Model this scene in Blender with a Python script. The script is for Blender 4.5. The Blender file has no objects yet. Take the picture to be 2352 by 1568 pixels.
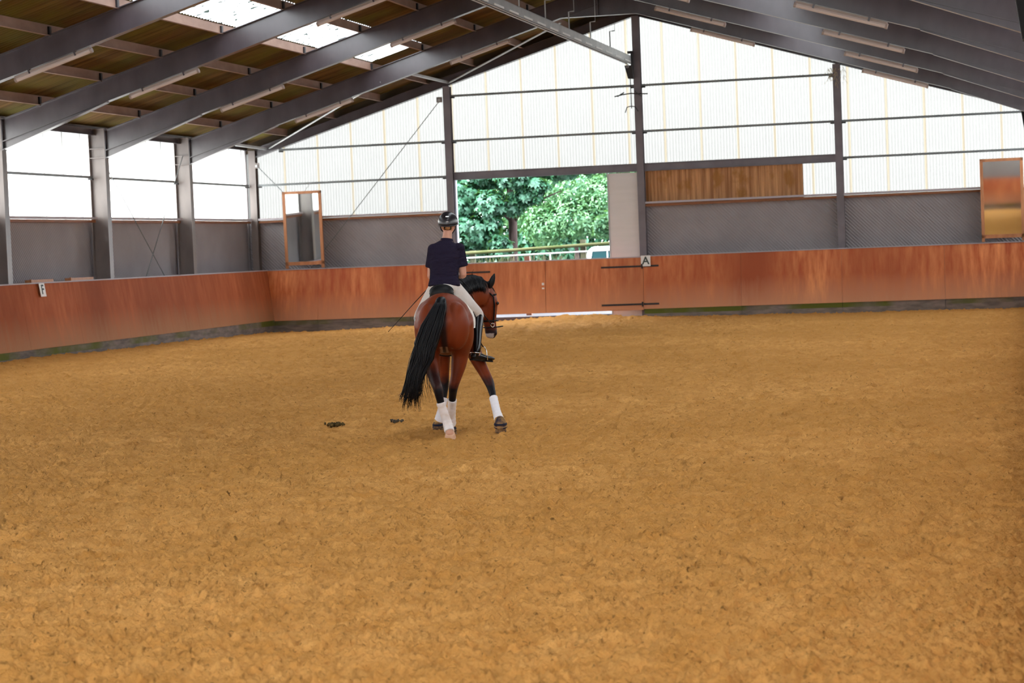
import bpy, math, random
import numpy as np
from mathutils import Vector, Matrix
random.seed(7); rng = np.random.default_rng(11)
SC = bpy.context.scene; COL = SC.collection

# ---------------------------------------------------------------- camera
cam_d = bpy.data.cameras.new('camera'); cam = bpy.data.objects.new('camera', cam_d); COL.objects.link(cam)
CP = Vector((9.4354, -55.187, 1.8531)); yaw, pit, rol, FPX = -.230874, -.0418498, -.039694, 5045.84
f_ = Vector((math.sin(yaw)*math.cos(pit), math.cos(yaw)*math.cos(pit), math.sin(pit)))
r_ = Vector((math.cos(yaw), -math.sin(yaw), 0)); u_ = r_.cross(f_)
r2 = r_*math.cos(rol) + u_*math.sin(rol); u2 = -r_*math.sin(rol) + u_*math.cos(rol)
cam.matrix_world = Matrix(((r2.x, u2.x, -f_.x, CP.x), (r2.y, u2.y, -f_.y, CP.y), (r2.z, u2.z, -f_.z, CP.z), (0, 0, 0, 1)))
cam_d.sensor_fit = 'HORIZONTAL'; cam_d.sensor_width = 36; cam_d.lens = FPX/2352*36
cam_d.clip_start = .1; cam_d.clip_end = 500
cam_d.dof.use_dof = True; cam_d.dof.focus_distance = 21.5; cam_d.dof.aperture_fstop = 5.0
SC.camera = cam
# ---------------------------------------------------------------- sky, sun, exposure
SC.view_settings.view_transform = 'Standard'; SC.view_settings.look = 'None'
SC.view_settings.exposure = 0.45; SC.view_settings.gamma = 1; SC.view_settings.use_curve_mapping = False
W = bpy.data.worlds.new('sky'); SC.world = W; W.use_nodes = True
bg = W.node_tree.nodes['Background']; bg.inputs[0].default_value = (.90, .95, 1.0, 1); bg.inputs[1].default_value = 11.5
sd = bpy.data.lights.new('sun', 'SUN'); sd.energy = 8.0; sd.angle = math.radians(6); sd.color = (1, .95, .86)
sun = bpy.data.objects.new('sun', sd); COL.objects.link(sun)
sun.rotation_euler = Vector((.72, .35, -.75)).to_track_quat('-Z', 'Y').to_euler()
try:
    SC.cycles.use_denoising = True; SC.cycles.max_bounces = 6; SC.cycles.diffuse_bounces = 4
    SC.cycles.glossy_bounces = 3; SC.cycles.transmission_bounces = 4; SC.cycles.transparent_max_bounces = 4
    SC.cycles.caustics_reflective = False; SC.cycles.caustics_refractive = False
    SC.cycles.sample_clamp_indirect = 6
except Exception: pass

# ================================================================ helpers
def mat(name, col, rough=.6, metal=0, spec=.5, col2=None, scale=(5, 5, 5), detail=4, ramp=(.35, .65), bump=0, bscale=None, coat=0):
    m = bpy.data.materials.new(name); m.use_nodes = True; nt = m.node_tree; n = nt.nodes; l = nt.links
    p = n['Principled BSDF']; p.inputs['Base Color'].default_value = (*col, 1)
    p.inputs['Roughness'].default_value = rough; p.inputs['Metallic'].default_value = metal
    p.inputs['Specular IOR Level'].default_value = spec; p.inputs['Coat Weight'].default_value = coat
    tc = n.new('ShaderNodeTexCoord')
    if col2 is not None:
        mp = n.new('ShaderNodeMapping'); mp.inputs['Scale'].default_value = scale; l.new(tc.outputs['Object'], mp.inputs[0])
        no = n.new('ShaderNodeTexNoise'); no.inputs['Scale'].default_value = 1; no.inputs['Detail'].default_value = detail; l.new(mp.outputs[0], no.inputs['Vector'])
        cr = n.new('ShaderNodeValToRGB'); cr.color_ramp.elements[0].position = ramp[0]; cr.color_ramp.elements[1].position = ramp[1]
        cr.color_ramp.elements[0].color = (*col, 1); cr.color_ramp.elements[1].color = (*col2, 1)
        l.new(no.outputs['Fac'], cr.inputs[0]); l.new(cr.outputs[0], p.inputs['Base Color'])
    if bump:
        mp = n.new('ShaderNodeMapping'); mp.inputs['Scale'].default_value = bscale or scale; l.new(tc.outputs['Object'], mp.inputs[0])
        no = n.new('ShaderNodeTexNoise'); no.inputs['Scale'].default_value = 1; no.inputs['Detail'].default_value = 5; l.new(mp.outputs[0], no.inputs['Vector'])
        b = n.new('ShaderNodeBump'); b.inputs['Strength'].default_value = 1; b.inputs['Distance'].default_value = bump
        l.new(no.outputs['Fac'], b.inputs['Height']); l.new(b.outputs[0], p.inputs['Normal'])
    return m

def mth(nt, op, a, b=None, c=None):
    n = nt.nodes.new('ShaderNodeMath'); n.operation = op
    for i, v in enumerate((a, b, c)):
        if v is None: continue
        if isinstance(v, (int, float)): n.inputs[i].default_value = v
        else: nt.links.new(v, n.inputs[i])
    return n.outputs[0]

def mix(nt, fac, a, b):
    n = nt.nodes.new('ShaderNodeMix'); n.data_type = 'RGBA'
    for s, v in ((n.inputs[0], fac), (n.inputs[6], a), (n.inputs[7], b)):
        if isinstance(v, tuple): s.default_value = (*v, 1)
        elif isinstance(v, (int, float)): s.default_value = v
        else: nt.links.new(v, s)
    return n.outputs[2]

class MB:
    def __init__(s): s.v = []; s.f = []
    def add(s, vs, fs):
        o = len(s.v); s.v += [tuple(map(float, v)) for v in vs]; s.f += [tuple(i+o for i in f) for f in fs]; return s
    def box(s, x0, x1, y0, y1, z0, z1):
        vs = [(x, y, z) for x in (x0, x1) for y in (y0, y1) for z in (z0, z1)]
        return s.add(vs, [(0, 1, 3, 2), (4, 6, 7, 5), (0, 4, 5, 1), (2, 3, 7, 6), (0, 2, 6, 4), (1, 5, 7, 3)])
    def hexa(s, P):   # 8 points: bottom 4 then top 4
        return s.add(P, [(3, 2, 1, 0), (4, 5, 6, 7), (0, 1, 5, 4), (1, 2, 6, 5), (2, 3, 7, 6), (3, 0, 4, 7)])
    def prism(s, poly, axis, a0, a1):  # poly of 2-tuples
        def P(p, a):
            return {'x': (a, p[0], p[1]), 'y': (p[0], a, p[1]), 'z': (p[0], p[1], a)}[axis]
        n = len(poly); vs = [P(p, a0) for p in poly] + [P(p, a1) for p in poly]
        fs = [tuple(range(n))[::-1], tuple(range(n, 2*n))] + [(i, (i+1) % n, n+(i+1) % n, n+i) for i in range(n)]
        return s.add(vs, fs)
    def bar(s, a, b, w, h, up=(0, 0, 1)):
        a = Vector(a); b = Vector(b); t = (b-a).normalized(); u = Vector(up); x = t.cross(u)
        if x.length < 1e-4: x = t.cross(Vector((1, 0, 0)))
        x.normalize(); u = x.cross(t); x *= w/2; u *= h/2
        return s.hexa([a-x-u, a+x-u, b+x-u, b-x-u, a-x+u, a+x+u, b+x+u, b-x+u])
    def tube(s, pts, r, n=8, cap=True):
        pts = [Vector(p) for p in pts]; rs = r if isinstance(r, (list, tuple)) else [r]*len(pts); vs = []; fs = []
        prev = None
        for i, p in enumerate(pts):
            t = (pts[min(i+1, len(pts)-1)] - pts[max(i-1, 0)]).normalized()
            if prev is None:
                a = t.cross(Vector((0, 0, 1)))
                if a.length < .05: a = t.cross(Vector((1, 0, 0)))
            else: a = prev - t*prev.dot(t)
            a.normalize(); prev = a; b = t.cross(a)
            for k in range(n):
                an = 2*math.pi*k/n; vs.append(p + (a*math.cos(an) + b*math.sin(an))*rs[i])
        m = len(pts)
        for i in range(m-1):
            for k in range(n): fs.append((i*n+k, i*n+(k+1) % n, (i+1)*n+(k+1) % n, (i+1)*n+k))
        if cap: fs.append(tuple(range(n))[::-1]); fs.append(tuple(range((m-1)*n, m*n)))
        return s.add(vs, fs)
    def loft(s, st, n=20, sub=4, lat=(1, 0, 0), cap=.5):
        """stations (x,y,z,ra,rb): ra along the 'lat' side axis, rb along the other; smooth interpolation, rounded ends"""
        A = np.array(st, float); m = len(A); out = []
        for i in range(m-1):
            p0, p1, p2, p3 = A[max(i-1, 0)], A[i], A[i+1], A[min(i+2, m-1)]
            for k in range(sub):
                t = k/sub; out.append(.5*((2*p1)+(-p0+p2)*t+(2*p0-5*p1+4*p2-p3)*t*t+(-p0+3*p1-3*p2+p3)*t**3))
        out.append(A[-1]); out = np.array(out); out[:, 3:] = np.maximum(out[:, 3:], .001)
        P = [Vector(o[:3]) for o in out]; T = [(P[min(i+1, len(P)-1)]-P[max(i-1, 0)]).normalized() for i in range(len(P))]
        R = [(o[3], o[4]) for o in out]
        def capr(p, t, r, sg):
            e = (r[0]+r[1])/2*cap
            return [(p+t*sg*e*math.sin(a), t, (r[0]*math.cos(a), r[1]*math.cos(a))) for a in (.5, 1.0, 1.4)]
        seq = capr(P[0], T[0], R[0], -1)[::-1] + [(P[i], T[i], R[i]) for i in range(len(P))] + capr(P[-1], T[-1], R[-1], 1)
        L = Vector(lat); vs = []; fs = []
        for p, t, r in seq:
            a = L - t*L.dot(t)
            if a.length < .1: a = Vector((0, 1, 0)) - t*t.y
            a.normalize(); b = t.cross(a)
            for k in range(n):
                an = 2*math.pi*k/n; vs.append(p + a*math.cos(an)*r[0] + b*math.sin(an)*r[1])
        m = len(seq)
        for i in range(m-1):
            for k in range(n): fs.append((i*n+k, i*n+(k+1) % n, (i+1)*n+(k+1) % n, (i+1)*n+k))
        fs.append(tuple(range(n))[::-1]); fs.append(tuple(range((m-1)*n, m*n)))
        return s.add(vs, fs)
    def ball(s, c, r, n=20, m=12, rot=None):
        c = Vector(c); r = r if isinstance(r, (tuple, list)) else (r, r, r); vs = []; fs = []
        for i in range(m+1):
            th = math.pi*(i+.001)/(m+.002)
            for k in range(n):
                ph = 2*math.pi*k/n; v = Vector((r[0]*math.sin(th)*math.cos(ph), r[1]*math.sin(th)*math.sin(ph), r[2]*math.cos(th)))
                if rot: v = rot @ v
                vs.append(c+v)
        for i in range(m):
            for k in range(n): fs.append((i*n+k, (i+1)*n+k, (i+1)*n+(k+1) % n, i*n+(k+1) % n))
        fs.append(tuple(range(n))); fs.append(tuple(range(m*n, (m+1)*n))[::-1])
        return s.add(vs, fs)
    def build(s, name, m, parent=None, smooth=False, off=None):
        me = bpy.data.meshes.new(name); v = s.v
        if off is not None: v = [(a-off[0], b-off[1], c-off[2]) for a, b, c in v]
        me.from_pydata(v, [], s.f); me.update()
        if smooth: me.polygons.foreach_set('use_smooth', [True]*len(me.polygons))
        ob = bpy.data.objects.new(name, me); COL.objects.link(ob)
        if m: me.materials.append(m)
        if parent: ob.parent = parent
        return ob
def grid_mesh(name, X, Y, Z, m, parent=None, smooth=True):
    h, w = X.shape; co = np.stack([X, Y, Z], -1).reshape(-1, 3)
    idx = np.arange(h*w).reshape(h, w); q = np.stack([idx[:-1, :-1], idx[:-1, 1:], idx[1:, 1:], idx[1:, :-1]], -1).reshape(-1, 4)
    me = bpy.data.meshes.new(name); me.vertices.add(len(co)); me.vertices.foreach_set('co', co.ravel())
    me.loops.add(q.size); me.loops.foreach_set('vertex_index', q.ravel()); me.polygons.add(len(q))
    me.polygons.foreach_set('loop_start', np.arange(0, q.size, 4)); me.polygons.foreach_set('use_smooth', np.full(len(q), smooth))
    me.update(); me.validate(); me.materials.append(m)
    ob = bpy.data.objects.new(name, me); COL.objects.link(ob)
    if parent: ob.parent = parent
    return ob
def tag(o, label=None, cat=None, group=None, kind=None):
    for k, v in (('label', label), ('category', cat), ('group', group), ('kind', kind)):
        if v: o[k] = v
    return o
def empty(name, loc=(0, 0, 0), label=None, cat=None, group=None, rz=0):
    o = bpy.data.objects.new(name, None); COL.objects.link(o); o.location = loc; o.rotation_euler = (0, 0, rz)
    o.empty_display_size = .1
    return tag(o, label, cat, group)
def copy_tree(o, parent=None):
    c = o.copy(); COL.objects.link(c)
    if parent: c.parent = parent
    for ch in list(o.children): copy_tree(ch, c)
    return c
def fuse(ob, voxel, smooth=6, fac=.5):
    """union of overlapping closed shapes into one continuous skin"""
    r = ob.modifiers.new('r', 'REMESH'); r.mode = 'VOXEL'; r.voxel_size = voxel; r.use_smooth_shade = True
    s = ob.modifiers.new('s', 'SMOOTH'); s.factor = fac; s.iterations = smooth
    dg = bpy.context.evaluated_depsgraph_get(); dg.update()
    me = bpy.data.meshes.new_from_object(ob.evaluated_get(dg)); old = ob.data; mats = list(old.materials)
    ob.modifiers.clear(); ob.data = me
    me.materials.clear()
    for m in mats: me.materials.append(m)
    me.polygons.foreach_set('use_smooth', [True]*len(me.polygons)); me.name = old.name
    return ob
# vectorised gradient noise
_perm = rng.permutation(512)
def noise2(x, y, seed=0):
    xi = np.floor(x).astype(int); yi = np.floor(y).astype(int); xf = x-xi; yf = y-yi
    def g(ix, iy, fx, fy):
        h = _perm[(_perm[(ix+seed*37) & 511] + iy) & 511]; a = h*(2*np.pi/512); return np.cos(a)*fx + np.sin(a)*fy
    u = xf*xf*xf*(xf*(xf*6-15)+10); v = yf*yf*yf*(yf*(yf*6-15)+10)
    a = g(xi, yi, xf, yf); b = g(xi+1, yi, xf-1, yf); c = g(xi, yi+1, xf, yf-1); d = g(xi+1, yi+1, xf-1, yf-1)
    return (a*(1-u)+b*u)*(1-v) + (c*(1-u)+d*u)*v
ORD = ['first', 'second', 'third', 'fourth', 'fifth', 'sixth', 'seventh', 'eighth', 'ninth', 'tenth', 'eleventh', 'twelfth']

# ================================================================ materials
STEEL = mat('painted_steel', (.044, .034, .041), .27, 0, .9, (.066, .052, .062), (2.5, 2.5, 1.2), 6, (.3, .7))
COLST = mat('column_steel', (.13, .105, .10), .42, 0, .7, (.20, .165, .155), (2.5, 2.5, 1.0), 6, (.3, .7))
POSTM = mat('post_steel', (.125, .108, .125), .45, 0, .5, (.165, .145, .165), (2.5, 2.5, 2.5), 6)
DKST = mat('dark_steel', (.022, .019, .022), .5, 0, .3)
GIRT = mat('girt_steel', (.16, .18, .19), .4, 0, .5, (.11, .12, .125), (2, 2, 2))
GALV = mat('galvanised_steel', (.42, .43, .44), .4, .3, .5, (.34, .35, .36), (3, 3, 3))
PURL = mat('purlin_brown', (.20, .115, .085), .6, 0, .4, (.30, .19, .145), (1.5, 1.5, 3), 5)
TIMB = mat('stained_timber', (.27, .10, .04), .6, 0, .4, (.20, .075, .03), (3, 3, 20))
FRAMEW = mat('mirror_wood', (.50, .22, .10), .5, 0, .4, (.40, .16, .07), (14, 14, 3))
CAPM = mat('rail_cap', (.42, .38, .42), .6, 0)
MIRR = mat('mirror_glass', (.86, .9, .88), .03, 1)
CHROME = mat('chrome', (.8, .8, .8), .12, 1)
BLACKP = mat('black_plastic', (.004, .003, .003), .6, 0, .15)
LAMPB = mat('lamp_body', (.30, .235, .21), .5, 0, .4, (.25, .195, .17), (3, 3, 3))
LAMPD = mat('lamp_diffuser', (.48, .40, .37), .25, 0, .5)
WHITE = mat('white_plate', (.75, .75, .75), .5)
INK = mat('sign_ink', (.03, .045, .04), .6)
DADO = mat('grey_cladding', (.27, .25, .265), .6, 0, .3, (.31, .29, .305), (1.2, 1.2, 1.2), 5)
DOORM = mat('sliding_door_grey', (.70, .655, .65), .5, 0, .4, (.66, .62, .61), (1, 1, 8))

def roof_mat():
    m = mat('fibre_cement_roof', (.115, .068, .026), .85, 0, .2); nt = m.node_tree; n = nt.nodes; l = nt.links
    tc = n.new('ShaderNodeTexCoord'); mp = n.new('ShaderNodeMapping'); mp.inputs['Scale'].default_value = (.5, 6, .5); l.new(tc.outputs['Object'], mp.inputs[0])
    a = n.new('ShaderNodeTexNoise'); a.inputs['Scale'].default_value = 1; a.inputs['Detail'].default_value = 6; l.new(mp.outputs[0], a.inputs['Vector'])
    b = n.new('ShaderNodeTexNoise'); b.inputs['Scale'].default_value = .8; b.inputs['Detail'].default_value = 5; l.new(tc.outputs['Object'], b.inputs['Vector'])
    c1 = mix(nt, mth(nt, 'MULTIPLY_ADD', a.outputs[0], 3, -1.0), (.075, .042, .017), (.17, .10, .04))
    g = mth(nt, 'MULTIPLY_ADD', b.outputs[0], 3.2, -1.3); g = mth(nt, 'MINIMUM', mth(nt, 'MAXIMUM', g, 0), 1)
    c2 = mix(nt, g, c1, (.14, .125, .028)); l.new(c2, n['Principled BSDF'].inputs['Base Color']); return m
ROOF = roof_mat()

def grp_mat(name, axis, phase, tint, seam, dirt=False, period=.925, width=.095):
    m = bpy.data.materials.new(name); m.use_nodes = True; nt = m.node_tree; n = nt.nodes; l = nt.links
    n.remove(n['Principled BSDF']); out = n['Material Output']
    tc = n.new('ShaderNodeTexCoord'); sp = n.new('ShaderNodeSeparateXYZ'); l.new(tc.outputs['Object'], sp.inputs[0])
    s = sp.outputs[axis]
    fr = mth(nt, 'FRACT', mth(nt, 'DIVIDE', mth(nt, 'ADD', s, -phase+100*period), period))
    band = mth(nt, 'LESS_THAN', fr, width)
    no = n.new('ShaderNodeTexNoise'); no.inputs['Scale'].default_value = 1.3; no.inputs['Detail'].default_value = 6; l.new(tc.outputs['Object'], no.inputs['Vector'])
    base = mix(nt, no.outputs[0], tint, tuple(c*.93 for c in tint))
    nb = n.new('ShaderNodeTexNoise'); nb.inputs['Scale'].default_value = .35; l.new(tc.outputs['Object'], nb.inputs['Vector'])
    sm = mix(nt, nb.outputs[0], seam, tuple(.55*a+.45*b for a, b in zip(seam, tint)))
    c = mix(nt, band, base, sm)
    if dirt:
        mp = n.new('ShaderNodeMapping'); mp.inputs['Scale'].default_value = (3.2, 16, 3.2); l.new(tc.outputs['Object'], mp.inputs[0])
        d = n.new('ShaderNodeTexNoise'); d.inputs['Scale'].default_value = 1; d.inputs['Detail'].default_value = 3; d.inputs['Distortion'].default_value = .6; l.new(mp.outputs[0], d.inputs['Vector'])
        k = mth(nt, 'GREATER_THAN', d.outputs[0], .615)
        mp2 = n.new('ShaderNodeMapping'); mp2.inputs['Scale'].default_value = (9, 45, 9); l.new(tc.outputs['Object'], mp2.inputs[0])
        d2 = n.new('ShaderNodeTexNoise'); d2.inputs['Scale'].default_value = 1; d2.inputs['Detail'].default_value = 2; l.new(mp2.outputs[0], d2.inputs['Vector'])
        k2 = mth(nt, 'GREATER_THAN', d2.outputs[0], .66)
        c = mix(nt, mth(nt, 'MAXIMUM', k, k2), c, (.012, .016, .014))
    t = n.new('ShaderNodeBsdfTranslucent'); l.new(c, t.inputs[0])
    g = n.new('ShaderNodeBsdfDiffuse'); l.new(c, g.inputs[0])
    mx = n.new('ShaderNodeMixShader'); mx.inputs[0].default_value = .12; l.new(t.outputs[0], mx.inputs[1]); l.new(g.outputs[0], mx.inputs[2])
    l.new(mx.outputs[0], out.inputs[0]); return m
GRP_END = grp_mat('corrugated_daylight_sheet', 0, .60, (.190, .186, .172), (.172, .142, .095), width=.065)  # same sheet as the sides, the end's weaker daylight put into its tint
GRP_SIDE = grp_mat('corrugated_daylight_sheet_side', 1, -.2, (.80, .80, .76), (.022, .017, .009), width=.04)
GRP_ROOF = grp_mat('daylight_roof_sheet', 1, 0, (.34, .35, .355), (.34, .35, .355), dirt=True)

def kick_mat(name, a, b, dust, mossy=False):
    m = mat(name, a, .75 if 'dusty' in name else .55, 0, .12 if 'dusty' in name else .3); nt = m.node_tree; n = nt.nodes; l = nt.links; p = n['Principled BSDF']
    tc = n.new('ShaderNodeTexCoord'); mp = n.new('ShaderNodeMapping'); mp.inputs['Scale'].default_value = (8, 8, .5); l.new(tc.outputs['Object'], mp.inputs[0])
    x = n.new('ShaderNodeTexNoise'); x.inputs['Scale'].default_value = 1; x.inputs['Detail'].default_value = 7; x.inputs['Roughness'].default_value = .6; l.new(mp.outputs[0], x.inputs['Vector'])
    mp2 = n.new('ShaderNodeMapping'); mp2.inputs['Scale'].default_value = (.55, .55, .15); l.new(tc.outputs['Object'], mp2.inputs[0])
    y = n.new('ShaderNodeTexNoise'); y.inputs['Scale'].default_value = 1; y.inputs['Detail'].default_value = 3; l.new(mp2.outputs[0], y.inputs['Vector'])
    f = mth(nt, 'MINIMUM', mth(nt, 'MAXIMUM', mth(nt, 'MULTIPLY_ADD', x.outputs[0], 3.0, -1.0), 0), 1)
    c = mix(nt, f, a, b)
    c = mix(nt, mth(nt, 'MINIMUM', mth(nt, 'MAXIMUM', mth(nt, 'MULTIPLY_ADD', y.outputs[0], 2.6, -.9), 0), 1), c, tuple(q*.72 for q in a))
    z = n.new('ShaderNodeSeparateXYZ'); l.new(tc.outputs['Object'], z.inputs[0])
    zz = mth(nt, 'ADD', z.outputs[2], mth(nt, 'MULTIPLY_ADD', x.outputs[0], .7, -.35))
    d = mth(nt, 'MINIMUM', mth(nt, 'MAXIMUM', mth(nt, 'MULTIPLY_ADD', zz, -1.1, 1.0), 0), .75)   # sand dust thrown against the foot of the boards
    c = mix(nt, d, c, dust); l.new(c, p.inputs['Base Color'])
    return m
KICK_END = kick_mat('plywood_red', (.48, .10, .030), (.84, .32, .12), (.58, .28, .155))
KICK_SIDE = kick_mat('plywood_dusty', (.36, .092, .038), (.50, .155, .065), (.42, .23, .125))
GATEM = kick_mat('plywood_gate', (.46, .125, .045), (.74, .29, .12), (.60, .27, .14))
def plinth_mat():
    m = mat('plinth_board', (.14, .115, .10), .8, 0, .2, (.24, .19, .165), (3, 3, 12)); nt = m.node_tree; n = nt.nodes; p = n['Principled BSDF']
    src = p.inputs['Base Color'].links[0].from_socket
    tc = n.new('ShaderNodeTexCoord'); no = n.new('ShaderNodeTexNoise'); no.inputs['Scale'].default_value = .7; no.inputs['Detail'].default_value = 4; nt.links.new(tc.outputs['Object'], no.inputs['Vector'])
    z = n.new('ShaderNodeSeparateXYZ'); nt.links.new(tc.outputs['Object'], z.inputs[0])
    k = mth(nt, 'MULTIPLY', mth(nt, 'MINIMUM', mth(nt, 'MAXIMUM', mth(nt, 'MULTIPLY_ADD', no.outputs[0], 6, -2.6), 0), 1), mth(nt, 'GREATER_THAN', z.outputs[2], .1))
    nt.links.new(mix(nt, k, src, (.11, .12, .02)), p.inputs['Base Color']); return m
PLINTH = plinth_mat()
def brown_panel_mat():
    m = mat('stained_brown_boards', (.30, .13, .045), .6, 0, .3); nt = m.node_tree; n = nt.nodes; l = nt.links; p = n['Principled BSDF']
    tc = n.new('ShaderNodeTexCoord'); mp = n.new('ShaderNodeMapping'); mp.inputs['Scale'].default_value = (14, 1, .5); l.new(tc.outputs['Object'], mp.inputs[0])
    a = n.new('ShaderNodeTexNoise'); a.inputs['Scale'].default_value = 1; a.inputs['Detail'].default_value = 5; l.new(mp.outputs[0], a.inputs['Vector'])
    mp2 = n.new('ShaderNodeMapping'); mp2.inputs['Scale'].default_value = (2.2, 1, 1.6); l.new(tc.outputs['Object'], mp2.inputs[0])
    b = n.new('ShaderNodeTexNoise'); b.inputs['Scale'].default_value = 1; b.inputs['Detail'].default_value = 5; l.new(mp2.outputs[0], b.inputs['Vector'])
    c = mix(nt, mth(nt, 'MULTIPLY_ADD', a.outputs[0], 3, -1), (.30, .125, .045), (.62, .33, .15))
    k = mth(nt, 'MINIMUM', mth(nt, 'MAXIMUM', mth(nt, 'MULTIPLY_ADD', b.outputs[0], 9, -5.0), 0), .8)
    l.new(mix(nt, k, c, (.33, .14, .025)), p.inputs['Base Color']); return m
BROWNP = brown_panel_mat()
def sand_mat():
    m = mat('arena_sand', (.6, .3, .08), .95, 0, .1); nt = m.node_tree; n = nt.nodes; l = nt.links; p = n['Principled BSDF']
    tc = n.new('ShaderNodeTexCoord')
    def ns(sc, det, ro=.55):
        q = n.new('ShaderNodeTexNoise'); q.inputs['Scale'].default_value = sc; q.inputs['Detail'].default_value = det; q.inputs['Roughness'].default_value = ro; l.new(tc.outputs['Object'], q.inputs['Vector']); return q.outputs[0]
    big = ns(.22, 3); mid = ns(3.5, 5); fine = ns(45, 5, .7)
    c = mix(nt, mth(nt, 'MULTIPLY_ADD', mid, 2.4, -.7), (.62, .285, .068), (.84, .44, .14))
    c = mix(nt, mth(nt, 'MINIMUM', mth(nt, 'MAXIMUM', mth(nt, 'MULTIPLY_ADD', big, 3, -1.1), 0), .6), c, (.60, .285, .07))
    k = mth(nt, 'MINIMUM', mth(nt, 'MAXIMUM', mth(nt, 'MULTIPLY_ADD', fine, 5, -3.0), 0), .7)
    c = mix(nt, k, c, (.30, .14, .035))
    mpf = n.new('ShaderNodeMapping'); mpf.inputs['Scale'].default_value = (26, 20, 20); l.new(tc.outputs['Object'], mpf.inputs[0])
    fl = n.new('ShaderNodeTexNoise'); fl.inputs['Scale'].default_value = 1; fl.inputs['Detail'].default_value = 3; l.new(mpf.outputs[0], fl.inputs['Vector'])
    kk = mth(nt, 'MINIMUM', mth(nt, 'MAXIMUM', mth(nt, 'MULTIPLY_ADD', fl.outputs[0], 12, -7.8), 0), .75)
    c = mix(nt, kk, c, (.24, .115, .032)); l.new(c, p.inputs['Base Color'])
    b = n.new('ShaderNodeBump'); b.inputs['Strength'].default_value = .9; b.inputs['Distance'].default_value = .016
    l.new(mth(nt, 'ADD', fine, mth(nt, 'MULTIPLY', ns(22, 5, .7), 2.0)), b.inputs['Height']); l.new(b.outputs[0], p.inputs['Normal'])
    return m
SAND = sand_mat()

# ================================================================ the sand
def sand_height(X, Y):
    z = .035*noise2(X*.35, Y*.35, 1) + .022*noise2(X*1.3, Y*1.3, 2) + .022*noise2(X*3.2, Y*3.6, 3)
    n1 = noise2(X*7, Y*8, 4); n2 = noise2(X*15, Y*16, 5); n3 = noise2(X*33, Y*34, 6)
    z += .034*n1 + .036*np.abs(n2) + .026*n3
    pit = noise2(X*2.6+40, Y*2.9, 7); z -= .16*np.clip(pit-.30, 0, 1)
    cl = noise2(X*9+13, Y*10, 8); z += .20*np.clip(cl-.34, 0, .12)
    cl2 = noise2(X*22+13, Y*20, 9); z += .15*np.clip(cl2-.26, 0, .16)
    sl = noise2(X*6+3, Y*9, 10); z -= .26*np.clip(sl-.34, 0, .2)
    sl2 = noise2(X*13+3, Y*15, 11); z -= .20*np.clip(sl2-.34, 0, .15)
    cl3 = noise2(X*36+5, Y*34, 13); z += .10*np.clip(cl3-.25, 0, .14)
    z -= .012
    # banks and hollows near the walls
    z += .15*np.exp(-((X+1.6)/2.0)**2)*np.exp(-((Y+1.6)/1.1)**2)*(1+.5*noise2(X*2.5, Y*3, 12))
    z += -.085*np.exp(-((X+9.0)/2.6)**2)*np.exp(-((Y+.8)/2.2)**2) - .05*np.clip((X-3)/5, 0, 1)*np.exp(-((Y+.8)/2.5)**2)
    z += .10*np.exp(-((X+9.9)/.7)**2)*np.clip((-Y-7)/8, 0, 1)
    return z
def make_sand():
    ys = []; y = -58.0
    while y < -.42:
        D = max(y+55.187, 8.0) if y > -47 else 8+(-47-y)*1.5
        ys.append(y); y += .0019*D*(1 if y > -47 else 4)
    ys.append(-.42); ys = np.array(ys)
    D = np.clip(ys+55.187, 8.0, None)
    left = np.maximum(9.4354-.50*D, -9.72); rt = np.full_like(ys, 9.72)
    Xr = []
    u1 = np.linspace(0, 1, 60)**1.0; u2 = np.linspace(0, 1, 460)
    for L, Rr in zip(left, rt):
        a = -9.72 + (L+9.72)*u1[:-1]; b = L + (Rr-L)*u2; Xr.append(np.concatenate([a, b]))
    X = np.array(Xr); Y = np.repeat(ys[:, None], X.shape[1], 1)
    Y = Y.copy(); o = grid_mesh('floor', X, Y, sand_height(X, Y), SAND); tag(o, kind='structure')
make_sand()
gnd = MB().box(-60, 60, .3, 90, -.6, .10).build('ground', mat('concrete_yard', (.085, .082, .095), .9, 0, .2, (.07, .07, .075), (.5, .5, .5))); tag(gnd, kind='structure')
gnd = MB().box(-60, 60, -75, .3, -.6, -.3).build('ground', mat('yard_ground', (.30, .29, .30), .9, 0, .2, (.22, .21, .2), (.3, .3, .3))); tag(gnd, kind='structure')

# ================================================================ cladding
def corr(P0, Sdir, s0, s1, zb, zt, ndir, m, name, per=.076, amp=.015, spp=6, kind='structure'):
    n = max(2, int((s1-s0)/per*spp)); s = np.linspace(s0, s1, n)
    d = amp*np.sin(2*np.pi*s/per); B = np.array([zb(v) if callable(zb) else zb for v in s]); T = np.array([zt(v) if callable(zt) else zt for v in s]); T = np.maximum(T, B+.01)
    X = P0[0]+Sdir[0]*s+ndir[0]*d; Y = P0[1]+Sdir[1]*s+ndir[1]*d
    o = grid_mesh(name, np.stack([X, X]), np.stack([Y, Y]), np.stack([B, T]), m); return tag(o, kind=kind)
def diag(P0, Sdir, s0, s1, z0, z1, ndir, m, name, per=.062, amp=.008, spp=7):
    q = math.sqrt(2); c = np.linspace(s0+z0+1e-4, s1+z1-1e-4, int((s1-s0+z1-z0)/q/per*spp))
    za = np.maximum(z0, c-s1); zb = np.minimum(z1, c-s0); d = amp*np.sin(2*np.pi*c/q/per)
    sa = c-za; sb = c-zb
    X = np.stack([P0[0]+Sdir[0]*sa+ndir[0]*d, P0[0]+Sdir[0]*sb+ndir[0]*d]); Y = np.stack([P0[1]+Sdir[1]*sa+ndir[1]*d, P0[1]+Sdir[1]*sb+ndir[1]*d]); Z = np.stack([za, zb])
    o = grid_mesh(name, X, Y, Z, m); return tag(o, kind='structure')
YB = -60.0; XW = 10.64; ZS = 2.86
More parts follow.
